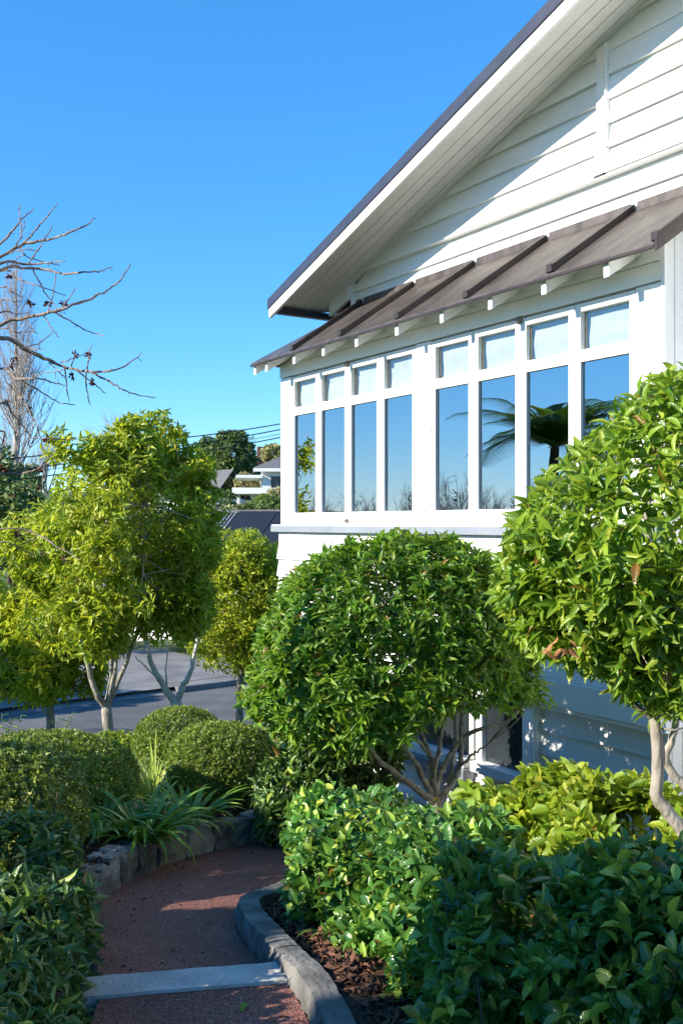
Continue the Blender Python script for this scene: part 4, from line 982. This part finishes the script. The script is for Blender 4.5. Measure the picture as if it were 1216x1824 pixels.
# ---------------------------------------------------------------- bare branches reaching in from the left
rng = np.random.default_rng(90); YB = 4.3
bb = np.array([-2.75, 4.5, 0.05]); root = plant('bare_tree', 'leafless tree reaching bare twigs with dry brown pods in from the left', 'tree', bb)
tr = smooth_line([bb, bb + (.02, 0, .9), bb + (.06, -.02, 1.9), bb + (.02, 0, 2.9)], 6); tube_obj('trunk', [(tr, (.09, .04))], 'bark_grey', root, 10, bb)
Zm = lambda x, y: (x / 2.763, 340 + y / 2.763)
BR = [([(0, 725), (120, 775), (240, 835), (330, 870), (440, 890), (560, 880), (640, 845), (697, 800)], 2.6, 0), ([(455, 893), (560, 950), (640, 995), (765, 1020)], 1.7, .0),
      ([(0, 660), (100, 630), (250, 598), (340, 570), (450, 530), (540, 480), (600, 430), (645, 362)], 2.2, -.25), ([(270, 598), (350, 645), (430, 690), (513, 713)], 1.3, -.25),
      ([(0, 385), (110, 378), (220, 388), (320, 408), (420, 400), (500, 395), (553, 373)], 2.0, .2), ([(0, 390), (90, 432), (190, 470), (320, 515)], 1.6, .2),
      ([(0, 330), (110, 265), (210, 245), (320, 215), (420, 172), (462, 135)], 2.1, -.1), ([(110, 265), (170, 200), (240, 120), (285, 62)], 1.6, -.1),
      ([(0, 260), (60, 200), (110, 140), (170, 85)], 1.7, .1), ([(80, 280), (110, 200), (125, 145)], 1.3, -.1), ([(110, 230), (102, 150), (97, 60)], 1.2, -.1),
      ([(0, 357), (120, 362), (240, 352), (318, 345)], 2.1, -.3), ([(145, 355), (200, 270), (262, 172)], 1.3, -.3), ([(165, 390), (210, 480), (250, 540), (320, 600)], 1.3, .2),
      ([(0, 1040), (60, 1090), (110, 1150), (160, 1215)], 1.9, .1), ([(160, 1215), (250, 1220), (380, 1225)], 1.1, .1), ([(0, 880), (80, 925), (170, 920), (250, 940), (320, 960)], 1.6, -.2),
      ([(30, 940), (100, 1010), (150, 1090), (190, 1180), (215, 1280)], 1.5, .3), ([(110, 935), (200, 985), (290, 1040), (370, 1050)], 1.3, -.2),
      ([(320, 875), (330, 960), (342, 1035)], 1.3, 0), ([(425, 893), (425, 970), (443, 1050)], 1.2, 0), ([(430, 890), (440, 800), (452, 760)], 1.2, 0), ([(352, 865), (370, 800)], 1.1, 0), ([(300, 845), (360, 825), (425, 800)], 1.1, 0),
      ([(385, 885), (450, 940), (525, 998)], 1.2, 0), ([(240, 845), (290, 890), (320, 920)], 1.0, 0), ([(240, 600), (265, 500), (278, 410)], 1.2, -.25), ([(290, 590), (340, 530), (370, 478)], 1.2, -.25),
      ([(215, 615), (250, 670), (293, 720)], 1.0, -.25), ([(125, 635), (160, 680), (185, 705)], 1.0, -.25), ([(100, 775), (190, 750), (268, 690)], 1.3, 0), ([(130, 778), (220, 780)], .9, 0),
      ([(0, 1400), (100, 1390), (200, 1360), (290, 1260)], 1.5, .2), ([(0, 1665), (160, 1680), (280, 1750), (400, 1815)], 1.5, .1), ([(0, 1730), (100, 1765), (180, 1790)], 1.2, .3), ([(0, 1180), (12, 1250), (5, 1320)], 1.4, .1),
      ([(0, 600), (70, 605), (140, 600)], 1.2, .3), ([(0, 540), (60, 545), (100, 538)], 1.0, .3), ([(0, 475), (60, 500), (115, 522)], 1.1, .2), ([(0, 680), (80, 695), (165, 690)], 1.1, .3), ([(40, 310), (100, 290), (195, 293)], 1.0, -.1), ([(100, 285), (150, 330), (295, 367)], 1.1, .1),
      ([(30, 395), (80, 340), (125, 312)], .9, .1), ([(160, 920), (200, 900), (330, 880)], .9, -.2), ([(75, 790), (120, 870), (170, 905)], .9, 0), ([(150, 805), (150, 860), (140, 910)], .8, 0)]
ln = []
for pp, r_, dd in BR:
    pts = [at(*Zm(*p), YB + dd + .12 * math.sin(i * 1.3 + r_ * 9)) for i, p in enumerate(pp)]
    if pp[0][0] == 0:
        e = pts[0] - (pts[1] - pts[0]) * .8 + np.array([-.25, .05, -.12]); h = min(max(e[2] - .35, .5), 2.9)
        j = tr[np.argmin(np.abs(tr[:, 2] - h))]; pts = [j, (j + e) / 2 + np.array([0, 0, .03]), e] + pts
        r_a = r_ * 2.0
    else: r_a = r_
    Q = smooth_line(pts, 5, .0018, rng); ra = np.linspace(r_a * 1.05, .75, len(Q)) / FPX * YB; ra = ra * (1 + .22 * (rng.uniform(0, 1, len(Q)) > .75)); ln.append((Q, ra))
    # buds and short spurs
    if pp[0][0] != 0 or True:
        for k in range(len(Q) // 4, len(Q), 3):
            if rng.uniform() < .5: ln.append((np.array([Q[k], Q[k] + rng.normal(0, .012, 3)]), np.array([.0018, .001])))
for q in ln[:]:
    pass
big = [q for q in ln if len(q[0]) > 2]; small = [q for q in ln if len(q[0]) <= 2]
for q in big: tube_obj('branch', [q], 'twig', root, 6, bb)
o = tube_obj('buds', small, 'twig', root, 4, bb); o['kind'] = 'stuff'
for (x, y, dd) in [(240, 555, -.25), (315, 552, -.25), (370, 805, 0), (437, 812, 0), (352, 912, 0), (458, 940, 0), (45, 425, .2), (150, 555, -.25), (235, 1228, .1), (35, 1045, .1), (150, 1080, .3), (65, 860, 0), (75, 828, 0), (60, 1498, .2), (200, 1460, .2), (320, 1810, .1), (30, 1370, .2), (90, 1690, .1), (5, 1362, .2), (195, 1372, .2)]:
    c = at(*Zm(x, y), YB + dd) - bb; n_ = 16
    A = unit(rng.normal(0, 1, (n_, 3))); L = rng.uniform(.010, .022, n_)
    me = leaf_mesh('seed_pod', T_LANCE, np.repeat(c[None], n_, 0) + A * .003, A, unit(rng.normal(0, 1, (n_, 3))), L, L * .6, rng.uniform(-2, 2, n_)); link('seed_pod', me, 'pod', root)

# ---------------------------------------------------------------- power cables
for i, (xa, ya, xb, yb, lab) in enumerate([(0, 818, 500, 755, 'topmost black power cable above the trees'), (0, 840, 500, 765, 'second black power cable from the top'), (0, 846, 500, 773, 'thin black power cable between two thicker ones'), (0, 858, 500, 779, 'lowest black power cable crossing the dark round tree')]):
    a = at(xa, ya, 24.0); b = at(xb, yb, 27.0); d = b - a
    pts = [a - d * 1.0 + np.array([0, 0, .5]), a, (a + b) / 2 - np.array([0, 0, .03]), b, b + d * 1.2 + np.array([0, 0, .5])]
    tag(tube_obj('power_cable', [(smooth_line(pts, 8), (.016 if i != 2 else .008,) * 2)], 'cable_rubber', None, 6), lab, 'cable')

# ---------------------------------------------------------------- across the street
nh = empty('neighbour_house', (-1.2, 29.5, -1.75), R(-14), 'white house across the street with dark ribbed metal roof', 'house')
W2, D2, EH, RH = 5.3, 3.3, 2.05, 3.64
def nb(name, x0, x1, y0, y1, z0, z1, mat, parent=nh): return MB().box(x0, x1, y0, y1, z0, z1).build(name, mat, parent)
nb('wall', -W2, W2, -D2, D2, -.5, EH, 'far_white')
def rp(pts, name, mat, parent, th=.06):
    n_ = len(pts); v = [(a, b, c + th) for a, b, c in pts] + list(pts); return MB().add(v, [tuple(range(n_)), tuple(range(2 * n_ - 1, n_ - 1, -1))] + [(i, i + n_, (i + 1) % n_ + n_, (i + 1) % n_) for i in range(n_)]).build(name, mat, parent)
ov = .45; Lx = -W2 - ov; Rx = W2 + ov; Fy = -D2 - ov; By = D2 + ov; hx = 3.1
roofp = bpy.data.objects.new('roof', None); COL.objects.link(roofp); roofp.parent = nh
rp([(Lx, Fy, EH - .1), (Rx, Fy, EH - .1), (Rx, 0, RH), (Lx + hx, 0, RH)], 'roof_slope', 'far_roof_metal', roofp)
rp([(Rx, By, EH - .1), (Lx, By, EH - .1), (Lx + hx, 0, RH), (Rx, 0, RH)], 'roof_slope', 'far_roof_metal', roofp)
rp([(Lx, By, EH - .1), (Lx, Fy, EH - .1), (Lx + hx, 0, RH)], 'roof_hip', 'far_roof_metal', roofp)
MB().box(Lx + hx, Rx, -.12, .12, RH + .03, RH + .12).build('ridge_cap', 'far_tile', roofp)
mb = MB()
for i in range(46):                        # ribs of the front slope, left part, with the caught light put into their pale colour
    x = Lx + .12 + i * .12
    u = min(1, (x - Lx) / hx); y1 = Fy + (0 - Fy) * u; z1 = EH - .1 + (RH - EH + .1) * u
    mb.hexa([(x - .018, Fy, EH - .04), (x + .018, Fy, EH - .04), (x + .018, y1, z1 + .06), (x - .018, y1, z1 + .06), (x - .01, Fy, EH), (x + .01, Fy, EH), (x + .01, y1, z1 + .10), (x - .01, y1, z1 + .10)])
o = mb.build('roof_ribs', 'far_rib_lit', roofp); o['kind'] = 'stuff'
for i in range(5):                         # dark panels on the slope
    x = Lx + hx + .75 + i * 1.25; f0, f1 = .42, .95
    q = lambda u, xx: (xx, Fy + (0 - Fy) * u, EH - .1 + (RH - EH + .1) * u + .12)
    rp([q(f0, x), q(f0, x + 1.22), q(f1, x + 1.22), q(f1, x)], 'roof_panel', 'far_panel', roofp, .04)
for i, (x0, x1) in enumerate(((-4.6, -3.5), (-2.6, -1.4))):
    w = nb('window', x0, x1, -D2 - .04, -D2 + .05, .55, 1.6, 'far_glass')
    for xx in (x0 - .08, (x0 + x1) / 2 - .03, x1): nb('window_frame', xx, xx + .08, -D2 - .06, -D2 - .0, .5, 1.65, 'far_white', nh)
g = nb('garage_door', -.8, 1.7, -D2 - .05, -D2 + .02, -.3, 1.75, 'garage_blue')
for k in range(8): nb('door_panel', -.78, 1.68, -D2 - .065, -D2 - .051, -.28 + k * .25, -.06 + k * .25, 'garage_blue', g)

# white two-storey house up the hill
uh = empty('hill_house', (-5.0, 86, 3.2), R(6), 'white two storey house with grey hipped roof on the hill', 'house')
nb('wall', -2.0, 6, -3, 4, -3, 3.0, 'far_white', uh)
r2 = rp([(-2.7, -3.7, 2.95), (6.7, -3.7, 2.95), (4.2, .5, 4.6), (.8, .5, 4.6)], 'roof_slope', 'far_tile', uh, .12)
rp([(-2.7, 4.7, 2.95), (-2.7, -3.7, 2.95), (.8, .5, 4.6)], 'roof_hip', 'far_tile', uh, .12)
nb('fascia', -2.75, 6.7, -3.8, -3.7, 2.72, 3.0, 'far_white', uh); nb('eave', -2.75, 6.6, -3.69, -3.0, 2.9, 2.94, 'far_white', uh)
nb('lower_eave', -4.2, -2.0, -3.4, 2, 2.2, 2.45, 'far_white', uh)
for x0, x1 in ((-1.2, -.2), (1.4, 3.6)):
    w = nb('window', x0, x1, -3.06, -2.95, .2, 2.35, 'far_glass', uh)
    for xx in ([x0 - .06, x1 - .02] + ([2.45] if x1 > 3 else [])): nb('frame', xx, xx + .09, -3.12, -3.061, .15, 2.4, 'far_roof_metal', w)
    nb('sill', x0 - .1, x1 + .1, -3.14, -3.062, .08, .149, 'far_white', w)
nb('porch_roof', -.5, 3.5, -6.5, -3.0, -.9, -.6, 'far_brick', uh)
pg = empty('pergola', (-7.7, 72, .95), R(4), 'white flat topped pergola with picket fence on the hill', 'pergola')
for x in (0, 4.7): 
    for y in (0, 3): nb('post', x, x + .22, y, y + .22, -1.2, 2.8, 'far_white', pg)
nb('beam', -.3, 9.5, -.3, 3.4, 2.8, 3.25, 'far_white', pg); nb('back_wall', .3, 4.6, 2.6, 2.8, -1, 2.2, 'far_brick', pg)
nb('rail', -.4, 4.5, -.35, -.25, -.1, .08, 'far_white', pg)
for i in range(16): nb('picket', -.4 + i * .3, -.24 + i * .3, -.42, -.36, -1.9, .35, 'far_white', pg)
dh = empty('roofed_house', (-7.6, 125, 5.0), R(10), 'distant house with dark roof and tall brick chimney behind the round tree', 'house')
nb('wall', -5, 5, -3, 3, -3, 2.2, 'far_tile', dh); rp([(-5.5, -3.6, 2), (5.5, -3.6, 2), (3, 0, 5.3), (-2, 0, 5.3)], 'roof', 'far_tile', dh)
rp([(-5.5, 3.6, 2), (-5.5, -3.6, 2), (-2, 0, 5.3)], 'roof', 'far_tile', dh); nb('chimney', -3.2, -1.9, -1.5, -.5, 2, 6.2, 'far_brick', dh)
gh = empty('gabled_house', (-13.3, 92, 1.3), R(-25), 'pale grey gabled house half hidden behind the large bushy tree', 'house')
nb('wall', -4, 3.2, -3, 3, -2, 2.6, 'far_white', gh); rp([(-4.4, -3.4, 2.5), (3.7, -3.4, 2.5), (3.7, 0, 5.2), (-4.4, 0, 5.2)], 'roof', 'far_tile', gh); rp([(3.7, 3.4, 2.5), (-4.4, 3.4, 2.5), (-4.4, 0, 5.2), (3.7, 0, 5.2)], 'roof', 'far_tile', gh)

def far_tree(name, label, c, rad, n_, L, mat, seed, trunk_z, hole=-.3, lum=.22, cat='tree', trunk_r=.2, extra=()):
    rng = np.random.default_rng(seed); b0 = np.array([c[0], c[1], trunk_z]); root = plant(name, label, cat, b0)
    tube_obj('trunk', [(smooth_line([b0, (np.asarray(c) + b0) / 2 + rng.normal(0, .1, 3), np.asarray(c)], 4), (trunk_r, trunk_r * .5))] +
             [(smooth_line([(np.asarray(c) + b0) / 2, np.asarray(c) + rng.normal(0, .45, 3) * np.asarray(rad)], 3), (trunk_r * .5, trunk_r * .2)) for i in range(7)], 'bark_dark', root, 6, b0)
    P, N = crown(c, rad, 2.1, n_, rng, .4, 1.2, lum, 4.5 / max(rad), seed, hole=hole, hs=7 / max(rad)); PP = [P]; NN = [N]
    for k, (dc, rr, m_) in enumerate(extra):
        P, N = crown(np.asarray(c) + dc, rr, 2.1, m_, rng, .4, 1.2, lum, 4.5 / max(rr), seed + k, hole=hole, hs=7 / max(rr)); PP.append(P); NN.append(N)
    lv = shoots(np.concatenate(PP), np.concatenate(NN), rng, 6, L, L, .6, .2, .7, .6, 60, .1)
    o = link('crown', leaf_mesh('crown', DIA, lv[0] - b0, *lv[1:]), mat, root); o['kind'] = 'stuff'
    return root
far_tree('round_tree', 'large dark green round topped tree on the skyline behind the power cables', at(405, 815, 112), (3.3, 3, 2.6), 1500, .42, 'leaf_far', 101, 6.5, extra=[((-1.5, 0, -1.4), (2.4, 2, 1.6), 450), ((1.6, 0, -1.2), (2.0, 2, 1.5), 400)])
far_tree('tall_shrub_tree', 'olive green tree above the white hill house at the corner', at(490, 828, 104), (1.5, 1.5, 2.6), 700, .3, 'leaf_far_pale', 102, 6, extra=[((1.6, 0, -.5), (1.3, 1, 2.2), 300)])
far_tree('bare_shrub', 'pale grey twiggy shrub left of the white hill house', at(436, 862, 90), (1.7, 1.2, .9), 700, .22, 'leaf_far_pale', 103, 4, cat='shrub')
for i, (x, y, Y, rx, rz, mt, lab) in enumerate([(455, 918, 62, 1.5, .9, 'leaf_far', 'dark green shrub below the white hill house'), (490, 914, 60, 1.3, 1.0, 'leaf_far', 'dark green shrub at the house corner below the hill house'),
                                                (420, 922, 64, 1.4, .7, 'leaf_far_pale', 'olive shrub on the hill left of the picket fence'), (476, 898, 66, .8, .6, 'leaf_box', 'bright green shrub beside the white pergola'),
                                                (390, 905, 70, 1.8, 1.2, 'leaf_far', 'dark shrub on the hill behind the bushy tree'), (500, 890, 70, 1.0, .8, 'leaf_far_pale', 'yellowish shrub beside the porch of the hill house')]):
    far_tree('hill_shrub', lab, at(x, y, Y), (rx, 1.2, rz), 520, .2, mt, 110 + i, g1(0, Y), cat='shrub', trunk_r=.06)
for i, (x, y, Y, rx, rz, mt, lab) in enumerate([(15, 930, 34, 1.6, 1.5, 'leaf_far', 'dark leafy tree at the left edge behind the bare twigs'), (25, 880, 42, 1.4, 1.5, 'leaf_far_pale', 'pale grey green tree at the left edge below the poplar'),
                                                (-60, 900, 40, 2.5, 2.5, 'leaf_far', 'dark tree just beyond the left edge'), (120, 960, 38, 2.0, 1.6, 'leaf_far', 'dark tree behind the large bushy tree'), (250, 960, 44, 2.6, 1.7, 'leaf_far', 'green tree behind the large bushy tree, nearer the dark roof')]):
    far_tree('garden_tree_far', lab, at(x, y, Y), (rx, 1.6, rz), 800, .24, mt, 130 + i, g1(0, Y), trunk_r=.12)
far_tree('street_shrub', 'dark clipped shrub across the road beside the driveway', np.array([-3.3, 25.6, -1.0]), (1.3, .7, .75), 700, .12, 'leaf_far', 140, -1.8, cat='shrub', trunk_r=.04)
far_tree('street_shrub', 'dark clipped shrub left of the driveway across the road', np.array([-8.5, 24.6, -.9]), (2.6, .8, .85), 900, .13, 'leaf_far', 141, -1.8, cat='shrub', trunk_r=.04)

# leafless trees
def bare_lines(rng, p, d, l, r, depth, out, spread=.55, upb=.15, kids=(3, 5)):
    pts = [p]; q = p.copy(); dd = d.copy(); n_ = 4
    for i in range(n_):
        dd = unit(dd + rng.normal(0, .10, 3) + np.array([0, 0, upb * .3])); q = q + dd * l / n_; pts.append(q.copy())
    pts = np.array(pts); out.append((pts, np.linspace(r, r * .45, len(pts))))
    if depth == 0: return
    for k in range(rng.integers(*kids)):
        t = rng.uniform(.25, 1); i = int(t * n_); o = pts[min(i, n_)]
        nd = unit(dd + rng.normal(0, spread, 3) + np.array([0, 0, upb])); bare_lines(rng, o, nd, l * rng.uniform(.5, .75), r * .5, depth - 1, out, spread, upb, kids)
def poplar(label, base, h, seed):
    rng = np.random.default_rng(seed); base = np.asarray(base, float); root = plant('poplar_tree', label, 'tree', base); out = []
    tr_ = np.array([base + np.array([rng.normal(0, .05), rng.normal(0, .05), h * t]) for t in np.linspace(0, 1, 12)]); tube_obj('trunk', [(tr_, np.linspace(.32, .03, 12))], 'twig_far', root, 6, base)
    for i in range(105):
        t = rng.uniform(.08, .97); ph = rng.uniform(0, 6.28); d = unit(np.array([math.cos(ph) * .68, math.sin(ph) * .68, 1.])); l = h * .26 * (1.08 - t) ** .6
        bare_lines(rng, base + np.array([0, 0, h * t]), d, l, .06 * (1.15 - t), 2, out, .32, .35, (3, 6))
    o = tube_obj('branches', out, 'twig_far', root, 3, base); o['kind'] = 'stuff'
poplar('tall leafless poplar at the left edge', at(30, 930, 70) * np.array([1, 1, 0]) + np.array([0, 0, 3.5]), 16.2, 150)
poplar('second leafless poplar mostly beyond the left edge', at(-70, 930, 78) * np.array([1, 1, 0]) + np.array([0, 0, 4]), 15, 151)
def bare_far(label, base, h, seed, group=None, copy_of=None, rz=0):
    base = np.asarray(base, float); root = plant('leafless_tree', label, 'tree', base, group); root.rotation_euler.z = rz
    if copy_of:
        for ch in copy_of.children:
            c = ch.copy(); COL.objects.link(c); c.parent = root
        root.scale = (h / copy_of['h'],) * 3; return root
    rng = np.random.default_rng(seed); out = []; root['h'] = h
    for i in range(5):
        bare_lines(rng, np.array([0, 0, 0.]), unit(np.array([rng.normal(0, .3), rng.normal(0, .3), 1.])), h * .5, h * .013, 4, out, .38, .22, (3, 5))
    link('branches', tri_mesh('branches', *tubes(out, 3)), 'twig_far', root)['kind'] = 'stuff'
    return root
b1 = bare_far('fine leafless tree top behind the large bushy tree', at(230, 930, 60) * np.array([1, 1, 0]) + np.array([0, 0, 3.2]), 6.3, 160)
bare_far('leafless treetop between the poplar and the bushy tree', at(85, 930, 64) * np.array([1, 1, 0]) + np.array([0, 0, 3.4]), 5.0, 161, None, b1, 1.0)
# the row of leafless trees mirrored low in the windows stands off to the left
for i in range(16):
    a = math.radians(142 + i * 1.5 + random.Random(i).uniform(-.5, .5)); r_ = 62 + 6 * math.sin(i * 2.1)
    bare_far('leafless tree mirrored along the bottom of the window panes', (r_ * math.cos(a), r_ * math.sin(a), -2.2 + .3 * math.sin(i)), 7.0 + 1.6 * math.sin(i * 1.7), 170, 'leafless trees mirrored in the windows', b1, i * 1.3)

# tree fern, seen mirrored in the right-hand windows
rng = np.random.default_rng(200); fb = np.array([-13.6, 10.44, -1.3]); ft = fb + np.array([.05, 0, 4.6])
root = plant('tree_fern', 'tree fern mirrored in the right hand window panes', 'tree fern', fb)
tube_obj('trunk', [(smooth_line([fb - (0, 0, .3), (fb + ft) / 2 + (.05, 0, 0), ft], 6), (.13, .09))], 'bark_dark', root, 9, fb)
for i in range(24):
    ph = i * 2.4 + rng.uniform(-.2, .2); hd = np.array([math.cos(ph), math.sin(ph), 0]); sd_ = np.array([-hd[1], hd[0], 0]); el = R(rng.uniform(10, 68)); ll = rng.uniform(2.1, 3.1)
    p = ft.copy(); rp_ = [p.copy()]; els = [el]
    for k in range(16):
        p = p + (hd * math.cos(el) + np.array([0, 0, 1]) * math.sin(el)) * ll / 16; el -= R(5.0); rp_.append(p.copy()); els.append(el)
    rp_ = np.array(rp_); PP, AA, NN, LL = [], [], [], []
    for k in range(3, 38):
        t = k / 38; f_ = t * 16; i0 = int(f_); c = rp_[i0] + (rp_[min(i0 + 1, 16)] - rp_[i0]) * (f_ - i0); e_ = els[i0]; dv_ = hd * math.cos(e_) + np.array([0, 0, 1]) * math.sin(e_); up_ = np.cross(dv_, sd_) * -1
        pl = ll * .28 * math.sin(math.pi * min(1, t ** .75 * .97)) + .03
        for s in (-1, 1):
            ax = unit(sd_ * s + dv_ * .45 - np.array([0, 0, .18]))
            for q in range(9):
                u = (q + .6) / 9.5; pc = c + ax * pl * u - np.array([0, 0, pl * .2 * u * u])
                for s2 in (-1, 1): PP.append(pc); AA.append(unit(dv_ * s2 + ax * .6)); NN.append(up_); LL.append(pl * .19 * (1 - u * .7) + .012)
    LL = np.array(LL); fo = link('frond', leaf_mesh('frond', DIA, np.array(PP) - fb, np.array(AA), np.array(NN), LL, LL * .42), 'leaf_fern', root)
    o = tube_obj('midrib', [(rp_, np.linspace(.016, .003, len(rp_)))], 'bark_dark', fo, 4, fb)

# ---------------------------------------------------------------- unseen trees and shrubs beyond the left edge, placed to shade path and road
def shade_tree(label, c, rad, n_, L, seed, tz, name='shade_tree', hole=-.55, mat='leaf_camellia'):
    return far_tree(name, label, c, rad, n_, L, mat, seed, tz, hole, .15, 'tree', .12)
shade_tree('dense evergreen tree beyond the left edge, shading the near path', (-4.6, -.15, 2.65), (1.25, 1.3, 1.6), 4200, .13, 210, 0)
shade_tree('dense evergreen tree beyond the left edge, beside the camera', (-4.8, -2.3, 2.6), (1.5, 1.6, 1.8), 4200, .13, 211, 0)
shade_tree('unseen rounded evergreen shrub placed beyond the left edge to shade the path', (-4.2, 2.35, .85), (.9, 1.1, 1.1), 3400, .10, 212, 0, 'shade_shrub')
shade_tree('second unseen evergreen shrub placed beyond the left edge to shade path and bushes', (-4.3, 4.7, .5), (.8, 1.0, .95), 2400, .10, 213, -.2, 'shade_shrub')
shade_tree('unseen low street tree added beyond the left edge to shade the road', (-10.4, 17.6, -.3), (1.5, 1.8, 1.5), 1500, .16, 214, -1.9)  # out of view, added to cast the shadow band across the road
shade_tree('second unseen low street tree added beyond the left edge to shade the road', (-13.2, 15.2, -.3), (1.6, 1.8, 1.5), 1500, .16, 215, -1.9)

# ---------------------------------------------------------------- small litter on the path
rng = np.random.default_rng(300)
for i, (x, y, Y) in enumerate([(470, 1737, 0), (440, 1785, 0), (380, 1640, 0), (455, 1590, 0), (300, 1690, 0), (395, 1500, 0), (250, 1600, 0), (340, 1560, 0)]):
    yy = 2.5
    while yy < 8 and EYE - (y - CY) / FPX * yy > zp((x - CX) / FPX * yy, yy) + .012: yy += .01
    c = np.array([(x - CX) / FPX * yy, yy, zp(0, yy) + .008]); n_ = 1
    A = unit(np.array([[rng.normal(), rng.normal(), 0]])); L = np.array([rng.uniform(.025, .05)])
    o = link('fallen_leaf', leaf_mesh('fallen_leaf', T_OVAL, np.zeros((1, 3)), A, np.array([[0, .1, 1.]]), L, L * .5), 'leaf_yellow' if i < 2 else 'dead_leaf', None, c)
    tag(o, 'small fallen leaf lying on the red path', 'leaf', 'fallen leaves on the path')

n_ = 420; P = []
while len(P) < n_:
    y = rng.uniform(2.6, 6.8); xl = np.interp(y, [p[1] for p in PL], [p[0] for p in PL]); xr = np.interp(y, [p[1] for p in PR], [p[0] for p in PR])
    u = rng.beta(.45, .45); x = xl + .02 + (xr - xl - .04) * u
    if not 3.24 < y < 3.62: P.append((x, y, zp(x, y) + .004))
P = np.array(P); A = unit(np.column_stack([rng.normal(0, 1, (n_, 2)), rng.normal(0, .1, n_)])); L = rng.uniform(.008, .026, n_)
tag(link('path_litter', leaf_mesh('path_litter', T_SMALL, P, A, unit(np.column_stack([rng.normal(0, .3, (n_, 2)), np.ones(n_)])), L, L * rng.uniform(.2, .5, n_), rng.uniform(-1, 2, n_)), 'bark_chip'), 'scattered bits of bark and dry leaf along the path edges', 'litter', kind='stuff')
